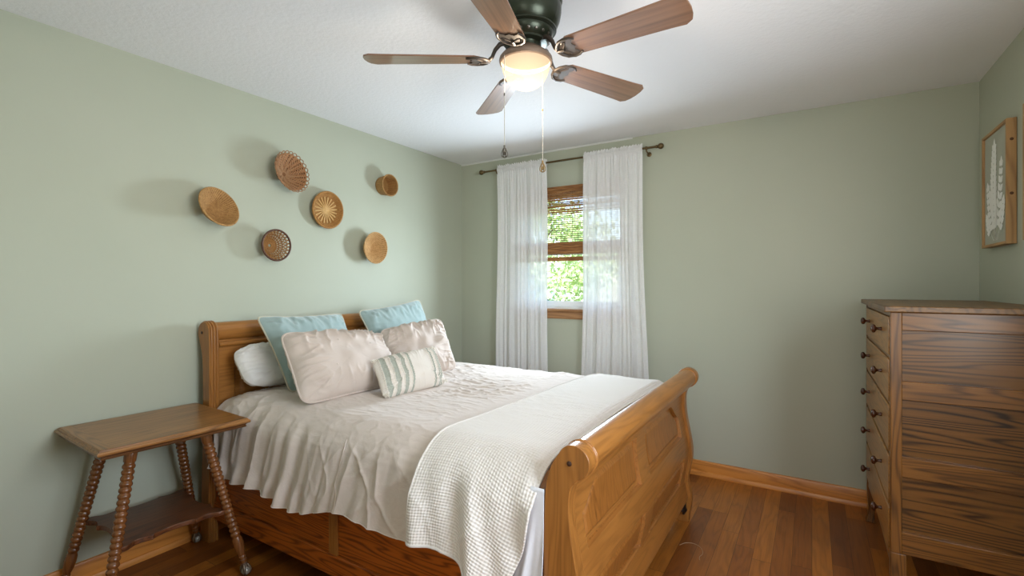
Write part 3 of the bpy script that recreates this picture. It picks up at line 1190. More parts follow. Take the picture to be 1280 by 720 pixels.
def pillow(name, label, cat, corners, thick, mat, group=None, pinch=.035, pipe=None, pipe_r=.005, wr=.010, seed=0, n=56, relief_fn=None, puff=.62, top_crush=0, cp=9):
    """corners tl, tr, bl, br of the front view; bulges to both sides of that plane"""
    tl, tr, bl, br = [Vector(c) for c in corners]
    nrm = (tr - tl).cross(tl - bl).normalized()
    W, H = (tr - tl).length, (tl - bl).length
    cen = (tl + tr + bl + br) / 4
    def plane(u, v):
        # u,v in -1..1
        e = pinch
        m = max(abs(u), abs(v))
        if m > 1e-6:
            k = m / (abs(u) ** cp + abs(v) ** cp) ** (1 / cp)
            u, v = u * k, v * k
        uu = u * (1 - e * (1 - v * v) ** 1.0 * abs(u) ** 3 * 1.0) if True else u
        vv = v * (1 - e * 1.3 * (1 - u * u) * abs(v) ** 3)
        a, b = (uu + 1) / 2, (vv + 1) / 2
        return (bl * (1 - a) + br * a) * (1 - b) + (tl * (1 - a) + tr * a) * b
    def prof(u, v):
        a = max(0, 1 - abs(u) ** 2.6) ** puff
        b = max(0, 1 - abs(v) ** 2.6) ** puff
        return a * b
    def side(sg):
        def fn(a, b):
            u, v = a * 2 - 1, b * 2 - 1
            h = prof(u, v)
            p = plane(u, v)
            q = nz(u * 2.1 + seed, v * 2.4, sg) * wr * 1.2 + nz(u * 4.0 + seed, v * 3.0, 4 + sg) * wr * .45
            # puckers radiating from seams
            ed = (1 - abs(nz(u * 6 + seed * 3, v * 1.3, 2))) ** 7 * smooth(.0, .9, v) * wr * 1.5
            ed += (1 - abs(nz(u * 5 + seed * 2, v * 1.5, 9))) ** 8 * smooth(.2, .95, -v) * wr * .8
            ed += (1 - abs(nz(v * 5 + seed * 5, u * 1.4, 6))) ** 8 * smooth(.3, .95, abs(u)) * wr * .8
            off = h * thick / 2 + (q + ed) * min(1, h * 2.2)
            if relief_fn:
                off += relief_fn(u, v) * min(1, h * 4)
            if top_crush:
                p = p - (tl - bl).normalized() * top_crush * (1 - u * u) * max(0, v) ** 2
            return p + nrm * (off * sg)
        return fn
    g = G()
    f1, f2 = side(1), side(-1)
    g.grid(f1, n, n, lambda a, b: (a, b))
    g.grid(lambda a, b: f2(1 - a, b), n, n, lambda a, b: (1 - a, b))
    base = (cen.x, cen.y, min(bl.z, br.z))
    o = obj(name, g, mat, None, sm=180, loc=base)
    tag(o, label, cat, group)
    if pipe:
        k = 40
        loop = [f1(i / k, 0) for i in range(k)] + [f1(1, i / k) for i in range(k)] + [f1(1 - i / k, 1) for i in range(k)] + [f1(0, 1 - i / k) for i in range(k)]
        obj('edge_trim', G().tube(loop, pipe_r, 7, closed=True), pipe, o)
    return o, f1


# sleeping pillow lying against the headboard
pillow('sleeping_pillow', 'white sleeping pillow lying behind the left teal cushion', 'pillow',
       ((-2.59, 1.365, 1.005), (-2.59, 1.98, 1.005), (-2.42, 1.375, .800), (-2.42, 1.98, .800)), .12, M_pwhite, seed=2, wr=.014, puff=.40, cp=4)
# velvet cushions
pillow('velvet_cushion', 'teal velvet cushion at the left, behind the larger sham', 'cushion',
       ((-2.515, 1.475, 1.165), (-2.535, 2.045, 1.150), (-2.275, 1.515, .775), (-2.300, 2.02, .790)), .13, M_teal, 'teal velvet cushions', pipe=M_fray, pipe_r=.0045, seed=5, wr=.008, cp=16, pinch=.05)
pillow('velvet_cushion', 'teal velvet cushion at the right end of the headboard', 'cushion',
       ((-2.535, 2.172, 1.160), (-2.50, 2.725, 1.222), (-2.315, 2.20, .785), (-2.27, 2.70, .80)), .13, M_teal, 'teal velvet cushions', pipe=M_fray, pipe_r=.0045, seed=9, wr=.008, cp=16, pinch=.05)


def tufts(o, f1, spots):
    for (a, b) in spots:
        p = f1(a, b)
        g = G().lathe([(.0035, -.002), (.0045, 0), (.003, .003), (.0005, .004)], p, (.9, -.2, .35), 8)
        obj('tuft', g, M_pipe, o)


SG = 'greige pillow shams'
o, f1 = pillow('pillow_sham', 'greige tufted pillow sham in front of the left teal cushion', 'pillow',
               ((-2.245, 1.430, 1.098), (-2.225, 2.05, 1.045), (-1.985, 1.380, .775), (-1.945, 2.00, .785)), .20, M_sham, SG, pipe=M_sham, pipe_r=.0055, wr=.017, seed=1, pinch=.03, n=110, cp=8)
tufts(o, f1, ((.30, .35), (.62, .30), (.70, .62), (.40, .72), (.86, .86)))
o, f1 = pillow('pillow_sham', 'greige tufted pillow sham in front of the right teal cushion', 'pillow',
               ((-2.330, 2.165, 1.045), (-2.205, 2.62, 1.100), (-2.10, 2.06, .780), (-1.945, 2.475, .785)), .15, M_sham, SG, pipe=M_sham, pipe_r=.0055, wr=.017, seed=4, pinch=.03, n=110, cp=8)
tufts(o, f1, ((.30, .35), (.62, .30), (.72, .62)))

# lumbar pillow with tufted stripes
LINES = [.045, .115, .165, .235, .285, .345, .395, .435, .765, .805, .855, .885, .93]
BANDS = [(.05, .11), (.17, .23), (.29, .34), (.40, .43), (.77, .80), (.86, .88), (.89, .925)]


def lumbar_mat():
    m, nt, b = new_mat('lumbar_weave')
    uv = nd(nt, 'ShaderNodeTexCoord').outputs['UV']
    tc = nd(nt, 'ShaderNodeTexCoord').outputs['Object']
    sp = nd(nt, 'ShaderNodeSeparateXYZ')
    nt.links.new(uv, sp.inputs[0])
    cr, gy = lin(222, 214, 204), lin(160, 166, 154)
    stops = [(0, cr)]
    u = sp.outputs[0]
    tot = None
    for a, c in BANDS:
        t = mth(nt, 'MULTIPLY', mth(nt, 'GREATER_THAN', u, a), mth(nt, 'LESS_THAN', u, c))
        tot = t if tot is None else mth(nt, 'ADD', tot, t)
    speck = mth(nt, 'ADD', .45, mth(nt, 'MULTIPLY', noise_tex(nt, tc, 160, 2), .8))
    c = mixc(nt, mth(nt, 'MINIMUM', mth(nt, 'MULTIPLY', tot, speck), 1), cr, gy)
    nt.links.new(c, b.inputs['Base Color'])
    b.inputs['Roughness'].default_value = .95
    b.inputs['Specular IOR Level'].default_value = .1
    bump(nt, b, noise_tex(nt, tc, 220, 3), .5, .003)
    return m


def lum_relief(u, v):
    a = (u + 1) / 2
    r = 0
    for l in LINES:
        d = (a - l) / .0085
        if abs(d) < 2:
            r += .0065 * math.exp(-d * d) * (1 + .35 * math.sin(v * 60))
    return r


lo, lf = pillow('lumbar_pillow', 'small cream lumbar pillow with grey green tufted stripes', 'pillow',
                ((-1.925, 1.735, .945), (-1.875, 2.160, .970), (-1.760, 1.665, .778), (-1.715, 2.085, .785)), .14, lumbar_mat(), seed=7, wr=.004, n=170, relief_fn=lum_relief, pinch=.03)
for (a, b) in ((0, 0), (0, 1), (1, 0), (1, 1)):
    p = Vector(lf(a, b))
    g = G()
    rnd = random.Random(int(a * 3 + b * 7) + 1)
    for k in range(46):
        d = Vector((rnd.uniform(-1, 1), rnd.uniform(-1, 1), rnd.uniform(-.5, .8))).normalized() * rnd.uniform(.012, .021)
        q = p + Vector((.004, 0, .012 if b == 0 else .0))
        g.tube([q, q + d * .6, q + d + Vector((0, 0, -.003))], .0016, 4)
    obj('corner_tassel', g, plain('tassel_yarn', lin(234, 228, 218), .95), lo)

# ------------------------------------------------------------------ ceiling fan with light
FX, FY, FZ = -.937, 1.615, 2.19
fan = thing('ceiling_fan', 'dark bronze hugger ceiling fan with five wood blades and lit glass bowl', 'ceiling fan', (FX, FY, ZC))
O = (FX, FY, 0)
prof = [(.128, 2.44), (.138, 2.432), (.141, 2.418), (.137, 2.408), (.133, 2.404), (.137, 2.396), (.136, 2.372), (.131, 2.345), (.121, 2.322), (.114, 2.314), (.118, 2.310), (.118, 2.305), (.106, 2.300)]
obj('motor_housing', G().lathe(prof, O, n=56), M_bronze, fan, sm=35)
prof = [(.106, 2.302), (.106, 2.296), (.100, 2.282), (.088, 2.268), (.083, 2.264), (.083, 2.256), (.060, 2.252), (.056, 2.240), (.056, 2.230)]
mh = obj('switch_housing', G().lathe(prof, O, n=48), M_bronze, fan, sm=35)
g = G()
for k in range(20):
    a = 2 * PI * k / 20
    c, s = math.cos(a), math.sin(a)
    g.lathe([(.0062, 0), (.0062, .002), (.004, .003)], (FX + .096 * c, FY + .096 * s, 2.276), (c * .8, s * .8, -.6), 8)
obj('vent_studs', g, M_pend, mh)
prof = [(.052, 2.244), (.060, 2.236), (.076, 2.226), (.092, 2.214), (.101, 2.203), (.103, 2.194), (.101, 2.186), (.095, 2.183), (.093, 2.188)]
obj('light_fitter', G().lathe(prof, O, n=56, cap=False), M_fit, fan, sm=40)
prof = [(.0945, 2.190), (.0945, 2.184), (.0935, 2.176), (.091, 2.164), (.087, 2.150), (.081, 2.134), (.072, 2.118), (.060, 2.105), (.045, 2.095), (.030, 2.089), (.015, 2.0855), (.001, 2.0845)]
obj('glass_bowl', G().lathe(prof, O, n=56, cap=False), M_bowl, fan, sm=60)
obj('glare_blocker', G().lathe([(.001, 2.206), (.098, 2.206), (.098, 2.203), (.001, 2.203)], O, n=40), plain('glare_blocker_black', (.004, .004, .004, 1), .9, 0, 0), fan, sm=40)  # black disc added to stop the lit fitter inside glaring through the bowl
BULB = light('fan_bulb', 'POINT', (FX, FY, 2.125), (0, 0, 0), 13, (1, .82, .62), shadow_soft_size=.028)
BULB.parent = fan
BULB.location = (0, 0, 2.125 - ZC)

ANG = [-147.8, -75.7, -3.5, 65.9, 138.4]
for a in ANG:
    ar = math.radians(a)
    c, s = math.cos(ar), math.sin(ar)
    pit = math.radians(11)
    # local frame: r outward, t counter-clockwise; the clockwise edge is the higher one
    def P(r, t, h=0.0):
        zz = FZ + .006 - t * math.sin(pit) + h
        tt = t * math.cos(pit)
        return (FX + c * r - s * tt, FY + s * r + c * tt, zz)
    outl = []
    r0, r1, w0, w1 = .165, .617, .052, .068
    root = [(r0 + .012 * abs(math.cos(q)) ** 2 * 0, w0 * math.sin(q)) for q in (0,)]
    side = [(r0 + .004, -w0 * .55), (r0 + .03, -w0)] + [(r0 + .03 + (r1 - r0 - .06) * k / 8, -(w0 + (w1 - w0) * k / 8)) for k in range(1, 9)]
    tip = [(r1 - .030, -w1), (r1 - .008, -w1 * .80), (r1, -w1 * .45), (r1 + .003, 0)]
    half = side + tip
    outl = half + [(r, -t) for r, t in half[::-1][1:]] + [(r0, w0 * .2), (r0, -w0 * .2)]
    n = len(outl)
    g = G()
    vs = [P(r, t, 0) for r, t in outl] + [P(r, t, .0065) for r, t in outl]
    g.add(vs, [tuple(range(n)), tuple(range(2 * n - 1, n - 1, -1))] + [(i, i + n, (i + 1) % n + n, (i + 1) % n) for i in range(n)])
    # each blade is turned about the fan so its grain follows its own length
    b = bpy.data.objects.new('fan_blade', None)
    me = bpy.data.meshes.new('fan_blade')
    mw = Matrix.Rotation(-ar, 4, 'Z') @ Matrix.Translation((-FX, -FY, -ZC))
    me.from_pydata([tuple(mw @ Vector(p)) for p in g.v], [], g.f)
    me.validate()
    me.materials.append(M_blade)
    b = bpy.data.objects.new('fan_blade', me)
    COL.objects.link(b)
    b.parent = fan
    b.rotation_euler = (0, 0, ar)
    bv = b.modifiers.new('bevel', 'BEVEL')
    bv.width = .0015
    bv.limit_method = 'ANGLE'
    # blade iron: curved arm and a pierced shell shaped plate under the root
    g = G()
    arm = [(.078, 0, .068), (.100, 0, .062), (.118, 0, .040), (.130, 0, .012), (.145, 0, -.004), (.170, 0, -.006)]
    g.tube([P(r, t, h) for r, t, h in arm], .006, 8, rs=[.0095, .009, .008, .0075, .0075, .007])
    for sg in (-1, 1):
        g.tube([P(r, sg * t, -.004) for r, t in ((.142, .004), (.150, .024), (.166, .042), (.190, .050), (.212, .046), (.226, .036))], .004, 8, rs=[.0065, .0065, .006, .0055, .005, .0035])
        g.tube([P(r, sg * t, -.004) for r, t in ((.165, .004), (.180, .020), (.186, .032), (.178, .038), (.172, .030))], .003, 6)
        g.lathe([(.0055, -.004), (.0055, -.001), (.003, .0)], P(.205, sg * .030, -.001), (0, 0, -1), 10)
    # plate web
    web = [(.148, -.018), (.170, -.040), (.200, -.044), (.216, -.034), (.205, -.016), (.214, 0), (.205, .016), (.216, .034), (.200, .044), (.170, .040), (.148, .018)]
    k = len(web)
    g.add([P(r, t, -.0045) for r, t in web] + [P(r, t, -.0005) for r, t in web], [tuple(range(k)), tuple(range(2 * k - 1, k - 1, -1))] + [(i, i + k, (i + 1) % k + k, (i + 1) % k) for i in range(k)])
    obj('blade_iron', g, M_bronze2, fan, sm=50)

Rv = Vector((math.cos(YAW), math.sin(YAW), 0))
Fv = Vector((-math.sin(YAW), math.cos(YAW), 0))
for lat, fwd, zb, mp in ((-.081, -.060, 1.815, M_pend), (.069, .066, 1.790, M_pend2)):
    p = Vector((FX, FY, 0)) + Rv * lat + Fv * fwd
    g = G().tube([(p.x, p.y, 2.195), (p.x, p.y, zb + .035)], .0013, 6)
    z = 2.19
    while z > zb + .04:
        g.lathe([(.0004, .0016), (.0019, .0007), (.0019, -.0007), (.0004, -.0016)], (p.x, p.y, z), n=6, cap=False)
        z -= .0058
    ch = obj('pull_chain', g, M_chain, fan, sm=60)
    obj('bell', G().lathe([(.003, .038), (.0042, .034), (.003, .030)], (p.x, p.y, zb), n=10), mp, ch)
    zm = (2.17 + zb) / 2 + .05
    obj('connector', G().lathe([(.001, .006), (.003, .003), (.003, -.003), (.001, -.006)], (p.x, p.y, zm), n=10), mp, ch)
    # openwork teardrop pendant
    g = G()
    for q in range(3):
        d = Matrix.Rotation(q * PI / 3, 3, 'Z') @ Vector(Rv)
        loop = []
        for i in range(24):
            t = 2 * PI * i / 24
            rr = .0115 * math.sin(t) * (1 - .55 * smooth(-1, 1, math.cos(t)))
            loop.append(p + d * rr * 1.25 + Vector((0, 0, zb + .011 + .019 * math.cos(t))))
        g.tube(loop, .0016, 6, closed=True)
    g.lathe([(.0005, .008), (.006, .004), (.007, 0), (.005, -.005), (.0005, -.008)], (p.x, p.y, zb + .008), n=12)
    obj('pendant', g, mp, ch)

# ------------------------------------------------------------------ woven baskets on the left wall
BG = 'woven baskets on the wall behind the bed'


def basket_frame(y, z, tilt_z=0, tilt_y=0):
    ax = Vector((1, math.tan(math.radians(tilt_y)), math.tan(math.radians(tilt_z)))).normalized()
    return ax


def bowl_prof(R, D, flat, wall=.004, power=2.0):
    """outside from the wall up to the rim, then down the inside"""
    n = 12
    o = [(.001, 0)]
    for k in range(n + 1):
        t = k / n
        o.append((flat + (R - flat) * t, D * t ** power))
    i = [(R - wall * .5, D + wall * .4)]
    for k in range(n, -1, -1):
        t = k / n
        i.append((max(.002, flat + (R - flat) * t - wall), D * t ** power + wall * .9))
    i.append((.001, wall))
    return o + i


def basket(name, label, y, z, R, D, flat, mat, power=1.6, rim_r=.004, rim_mat=None, ax=(1, 0, 0), off=.003, n=64, wall=.004):
    org = Vector((XL + off, y, z))
    b = thing(name, label, 'basket', tuple(org), BG)
    obj('bowl', G().lathe(bowl_prof(R, D, flat, wall, power), org, ax, n, cap=False), mat, b, sm=60)
    axv = Vector(ax).normalized()
    e1 = axv.orthogonal().normalized()
    e2 = axv.cross(e1)
    pts = [org + axv * D + (e1 * math.cos(2 * PI * k / 72) + e2 * math.sin(2 * PI * k / 72)) * (R - .001) for k in range(72)]
    if rim_r:
        g = G().tube(pts, rim_r, 8, closed=True)
        # wrapped binding
        for k in range(72):
            q = pts[k]
            t = (pts[(k + 1) % 72] - pts[k - 1]).normalized()
            rad = (q - org - axv * D).normalized()
            g.tube([q + (rad * math.cos(w_) + axv * math.sin(w_)) * rim_r * 1.12 + t * (w_ / 6.28 - .5) * .006 for w_ in [j * PI / 3 for j in range(7)]], rim_r * .28, 4)
        obj('rim', g, rim_mat or mat, b, sm=60)
    return b, org, axv, e1, e2


TAN, TAND = lin(188, 146, 92), lin(116, 76, 38)
# wide shallow tray
basket('woven_basket', 'wide shallow tan basket, leftmost on the wall', 1.357, 1.718, .110, .080, .02,
       weave_mat('weave_tan', TAN, TAND, 56, .0075), power=1.7, ax=(1, .2, .4), off=.022)
# loose twig basket with scalloped rim
TW = weave_mat('weave_twig', lin(170, 124, 84), lin(92, 56, 32), 22, .013, .8)
b, org, ax, e1, e2 = basket('woven_basket', 'largest brown twig basket with looped openwork rim', 1.785, 2.004, .112, .075, .045, TW, power=1.1, rim_r=.0035, ax=(1, .14, .16), off=.014)
g = G()
rnd = random.Random(5)
for k in range(54):
    a0 = 2 * PI * k / 54
    pts = []
    for j in range(9):
        t = j / 8
        r = .012 + .098 * t
        a = a0 + 1.0 * t + .10 * math.sin(9 * t + k)
        h = .008 + (.070 * max(0, (r - .045) / .067) ** 1.1 if r > .045 else 0) + .003 * math.sin(12 * t + k * 2)
        pts.append(org + ax * h + (e1 * math.cos(a) + e2 * math.sin(a)) * r)
    g.tube(pts, .0026, 5)
obj('twig_swirl', g, plain('twig', lin(196, 152, 110), .7, var=.5), b, sm=60)
g = G()
for k in range(26):
    a0 = 2 * PI * k / 26
    pts = []
    for j in range(11):
        t = j / 10
        a = a0 + (t - .5) * .38
        lift = math.sin(PI * t)
        pts.append(org + ax * (.074 + .012 * lift) + (e1 * math.cos(a) + e2 * math.sin(a)) * (.110 + .016 * lift))
    g.tube(pts, .0027, 6)
obj('looped_border', g, plain('twig_dark', lin(172, 128, 88), .7, var=.5), b, sm=60)
# flat tray with raised sunburst
b, org, ax, e1, e2 = basket('woven_basket', 'flat golden basket with raised sunburst spokes', 2.092, 1.828, .118, .030, .092,
                            weave_mat('weave_gold', lin(182, 134, 76), lin(124, 80, 38), 70, .006), power=1.0, rim_r=.006, off=.012, ax=(1, .02, -.04))
g = G()
for k in range(20):
    a = 2 * PI * k / 20
    d = e1 * math.cos(a) + e2 * math.sin(a)
    t = ax.cross(d)
    for q in (-.0022, .0022):
        g.tube([org + ax * .0065 + d * .006 + t * q * .3, org + ax * .0070 + d * .05 + t * q, org + ax * .0072 + d * .088 + t * q * 1.3], .0026, 6)
obj('sunburst_spokes', g, plain('cane', lin(218, 176, 112), .6, var=.3), b, sm=60)
g = G()
for k in range(10):
    a = 2 * PI * k / 10
    d = e1 * math.cos(a) + e2 * math.sin(a)
obj('hub_disc', G().lathe([(.001, .010), (.010, .009), (.014, .006)], org, ax, 20), plain('cane', lin(218, 176, 112), .6, var=.3), b)
# small drum
basket('woven_basket', 'smallest drum shaped basket, nearest the corner', 2.603, 2.076, .078, .085, .066,
       weave_mat('weave_drum', lin(180, 138, 84), lin(118, 80, 42), 36, .008), power=1.2, rim_r=.0045, ax=(1, 0, -.02))
# deep bowl
basket('woven_basket', 'pale deep bowl basket, lowest on the right by the corner', 2.462, 1.600, .111, .085, .03,
       weave_mat('weave_pale', lin(208, 168, 116), lin(144, 102, 56), 40, .009), power=1.5, rim_r=.004, ax=(1, .03, -.03))
# dark openwork lattice bowl
y5, z5, R5, D5 = 1.705, 1.567, .090, .070
org = Vector((XL + .003, y5, z5))
b = thing('woven_basket', 'dark openwork lattice basket hanging lowest on the left', 'basket', tuple(org), BG)
ax = Vector((1, .02, -.02)).normalized()
e1 = ax.orthogonal().normalized()
e2 = ax.cross(e1)


def bp(a, t):
    r = .004 + (R5 - .004) * t
    h = .004 + D5 * max(0, (r - .045) / (R5 - .045)) ** 1.15 if r > .045 else .004
    return org + ax * h + (e1 * math.cos(a) + e2 * math.sin(a)) * r


g = G()
for sg in (-1, 1):
    for k in range(26):
        a0 = 2 * PI * k / 26
        g.tube([bp(a0 + sg * 1.15 * (j / 14), j / 14) + ax * (.0016 * sg * math.sin(j * 2.2)) for j in range(1, 15)], .0029, 5)
obj('lattice', g, plain('lattice_cane', lin(188, 138, 78), .55, var=.45), b, sm=60)
g = G()
for t in (.22, .42, .58, .72, .86):
    g.tube([bp(2 * PI * k / 60, t) + ax * (.002 * math.sin(k * 2.6)) for k in range(60)], .0026, 5, closed=True)
obj('hoops', g, plain('lattice_hoop', lin(142, 96, 50), .55, var=.4), b, sm=60)
g = G().tube([bp(2 * PI * k / 72, 1.0) for k in range(72)], .0058, 8, closed=True)
obj('rim', g, plain('dark_rim', lin(82, 46, 24), .5), b, sm=60)

# ------------------------------------------------------------------ spool leg side table
TX, TY, TYAW, TZ = -2.480, 1.001, -.045, .719
tab = thing('side_table', 'antique oak side table with spool turned splayed legs and lower shelf', 'side table', (TX, TY, 0))
tc_, ts_ = math.cos(TYAW), math.sin(TYAW)


def TP(dx, dy, z):
    return Vector((TX + tc_ * dx - ts_ * dy, TY + ts_ * dx + tc_ * dy, z))


def slab(layers):
    """stack of rectangles (half x, half y, z) lofted into a moulded board"""
    g = G()
    n = len(layers)
    vs = []
    for hx, hy, z in layers:
        vs += [TP(-hx, -hy, z), TP(hx, -hy, z), TP(hx, hy, z), TP(-hx, hy, z)]
    fs = [(0, 3, 2, 1), tuple(range(4 * n - 4, 4 * n))]
    for i in range(n - 1):
        for k in range(4):
            l = (k + 1) % 4
            fs.append((i * 4 + k, i * 4 + l, i * 4 + 4 + l, i * 4 + 4 + k))
    return g.add(vs, fs)


hx, hy = .266, .278
g = slab([(hx - .024, hy - .024, TZ - .040), (hx - .014, hy - .014, TZ - .039), (hx - .012, hy - .012, TZ - .034), (hx - .015, hy - .015, TZ - .030), (hx - .008, hy - .008, TZ - .022)])
obj('under_moulding', g, wood('table_moulding_shaded_oak', lin(104, 68, 42), lin(54, 34, 22), 'y', figure=1.5, rough=.3), tab, sm=25)  # darker oak paints in the shade on the lower tabletop edge
g = slab([(hx - .004, hy - .004, TZ - .0218),
          (hx, hy, TZ - .019), (hx + .001, hy + .001, TZ - .013), (hx - .002, hy - .002, TZ - .007), (hx - .006, hy - .006, TZ - .006), (hx - .008, hy - .008, TZ - .001), (hx - .010, hy - .010, TZ)])
top = obj('tabletop', g, M_tab['y'], tab, sm=25)
# end board with its joint line
g = G()
ev = [TP(-hx + .012, -hy + .012, TZ), TP(hx - .012, -hy + .012, TZ), TP(hx - .012, -hy + .052, TZ), TP(-hx + .012, -hy + .052, TZ)]
g.add([tuple(p + Vector((0, 0, .0012))) for p in ev] + [tuple(p) for p in ev], [(0, 1, 2, 3), (0, 4, 5, 1), (1, 5, 6, 2), (2, 6, 7, 3), (3, 7, 4, 0)])
obj('end_board', g, M_tab['x'], top, sm=25)
# scalloped lower shelf
half = []
SHX, SHY = .212, .200
edge = [(0, 0), (.06, .0), (.10, -.012), (.14, -.030), (.20, -.034), (.26, -.026), (.30, -.016), (.31, -.028), (.36, -.040), (.42, -.046), (.5, -.048)]
edge = edge + [(1 - a, b) for a, b in edge[::-1][1:]]
outl = []
for (p, q) in (((-1, -1), (1, -1)), ((1, -1), (1, 1)), ((1, 1), (-1, 1)), ((-1, 1), (-1, -1))):
    P0 = Vector((p[0] * SHX, p[1] * SHY))
    P1 = Vector((q[0] * SHX, q[1] * SHY))
    d = (P1 - P0)
    nrm = Vector((d.y, -d.x)).normalized()
    for a, b in edge[:-1]:
        v = P0 + d * a + nrm * (b * .75)
        outl.append((v.x, v.y))
outl = smooth_poly(outl, True, 1)
n = len(outl)
g = G()
vs = []
for z, ins in ((.292, .003), (.295, 0), (.309, 0), (.312, .003)):
    for (x, y) in outl:
        k = 1 - ins / .2
        vs.append(TP(x * k, y * k, z))
fs = [tuple(range(n))[::-1], tuple(range(3 * n, 4 * n))]
for i in range(3):
    for k in range(n):
        l = (k + 1) % n
        fs.append((i * n + k, i * n + l, (i + 1) * n + l, (i + 1) * n + k))
g.add(vs, fs)
obj('lower_shelf', g, M_tabd, tab, sm=30)
# legs
M_leg = wood('table_leg_oak', lin(128, 82, 50), lin(66, 38, 22), 'z', figure=1.5, K=40, streak=.4, pores=.4, rough=.25)
for sx, sy in ((1, -1), (1, 1), (-1, 1), (-1, -1)):
    a = TP(sx * .140, sy * .133, TZ - .037)
    b = TP(sx * (.256 if sx > 0 else .236), sy * .262, .030)
    d = (b - a)
    L = d.length
    prof = [(.001, 0), (.0215, 0), (.022, .006), (.0225, .03), (.0215, .062), (.018, .066)]
    n_r = 20
    h0, h1 = .070, L * .765
    st = (h1 - h0) / n_r
    for k in range(n_r):
        z0 = h0 + st * k
        R0 = .0225 - .0022 * k / n_r
        for q in range(7):
            t = q / 6
            prof.append((R0 - .0046 + .0046 * math.sin(PI * t) ** .7, z0 + st * (.06 + .88 * t)))
    e = h1 + .004
    prof += [(.0165, e), (.0205, e + .012), (.0215, e + .035), (.0195, e + .060), (.015, e + .080), (.0125, e + .088), (.0150, e + .091), (.0150, e + .095)]
    prof = [p for p in prof if p[1] < L - .035]
    prof += [(.013, L - .034), (.0125, L - .030)]
    lg = obj('leg', G().lathe(prof, a, d, 28), M_leg, tab, sm=50)
    dn = d.normalized()
    # claw and ball foot
    g = G().lathe([(.013, L - .055), (.0145, L - .048), (.0115, L - .030), (.0105, L - .016), (.012, L - .008)], a, d, 16)
    fc = b + Vector((0, 0, -.009))
    out = Vector((d.x, d.y, 0)).normalized()
    sd = Vector((0, 0, 1)).cross(out)
    for q in range(4):
        dr = out * math.cos(q * PI / 2) + sd * math.sin(q * PI / 2)
        pts = [b - dn * .022 + dr * .010, b - dn * .006 + dr * .019, fc + dr * .0205 + Vector((0, 0, .002)), fc + dr * .017 + Vector((0, 0, -.010)), fc + dr * .011 + Vector((0, 0, -.014))]
        g.tube(pts, .004, 7, rs=[.005, .0052, .0048, .004, .0025])
    cl = obj('claw_foot', g, M_claw, lg, sm=60)
    gb = plain('glass_ball', lin(150, 142, 130), .08, 0, .8)
    obj('glass_ball', G().lathe([(.0195 * math.sin(PI * k / 14), -.0195 * math.cos(PI * k / 14)) for k in range(15)], fc, n=20, cap=False), gb, lg, sm=180)

# ------------------------------------------------------------------ dresser
DX0, DX1, DY0, DY1, DZ0, DZT = .262, .756, 2.400, 3.400, .285, 1.250
dr = thing('dresser', 'tall dark oak dresser with five knobbed drawers beside the framed print', 'dresser', (.51, 2.9, 0))
g = G().box(DX0 - .022, DX1 + .004, DY0 - .022, DY1 + .022, DZT - .024, DZT)
obj('dresser_top', g, M_dtop, dr, bevel=.004)
# frame and panel ends
for y0, sg in ((DY0, 1), (DY1, -1)):
    ya_, yb_ = sorted((y0, y0 + sg * .022))
    yp0, yp1 = sorted((y0 + sg * .017, y0 + sg * .0215))
    pn = obj('side_panel', G().box(DX0 + .030, DX1 - .03, yp0, yp1, DZ0 + .02, DZT - .03), M_dpan, dr)
    for (za, zb_) in ((1.155, 1.226), (.885, .958), (.585, .664), (.286, .371)):
        obj('rail', G().box(DX0 + .034, DX1 - .034, ya_, yb_, za, zb_), M_dres['x'], pn, bevel=.003)
    for xa in (DX0, DX1 - .036):
        obj('stile', G().box(xa, xa + .036, ya_, yb_, DZ0, DZT - .024), M_dres['z'], pn, bevel=.003)
obj('back_panel', G().box(DX1 - .012, DX1 - .002, DY0 + .022, DY1 - .022, DZ0, DZT - .024), M_dres['y'], dr)
obj('case_bottom', G().box(DX0 + .02, DX1 - .012, DY0 + .022, DY1 - .022, DZ0, DZ0 + .018), M_dres['y'], dr)
# face frame
g = G()
for (za, zb_) in ((1.206, 1.226), (1.036, 1.050), (.850, .864), (.652, .666), (.444, .458), (.232, .258)):
    g.box(DX0 + .004, DX0 + .026, DY0 + .022, DY1 - .022, za, zb_)
obj('face_frame', g, M_dres['y'], dr, bevel=.002)
for (za, zb_), kz in zip(((1.052, 1.204), (.866, 1.034), (.668, .848), (.460, .650), (.260, .442)), (1.140, .957, .765, .560, .356)):
    d = obj('drawer', G().box(DX0 - .002, DX0 + .020, DY0 + .040, DY1 - .040, za, zb_), wood('drawer_oak', lin(158, 116, 68), lin(92, 62, 34), 'y', figure=1.2, K=46, streak=.5, pores=.5, rough=.32) if za > 1.05 else bpy.data.materials['drawer_oak'], dr, bevel=.003)
    for ky in (2.66, 3.175):
        prof = [(.0075, 0), (.0085, .003), (.0065, .008), (.006, .016), (.009, .020), (.0165, .024), (.0185, .029), (.0165, .035), (.009, .039), (.001, .040)]
        obj('knob', G().lathe(prof, (DX0 - .002, ky, kz), (-1, 0, 0), 20), M_knob, d, sm=60)
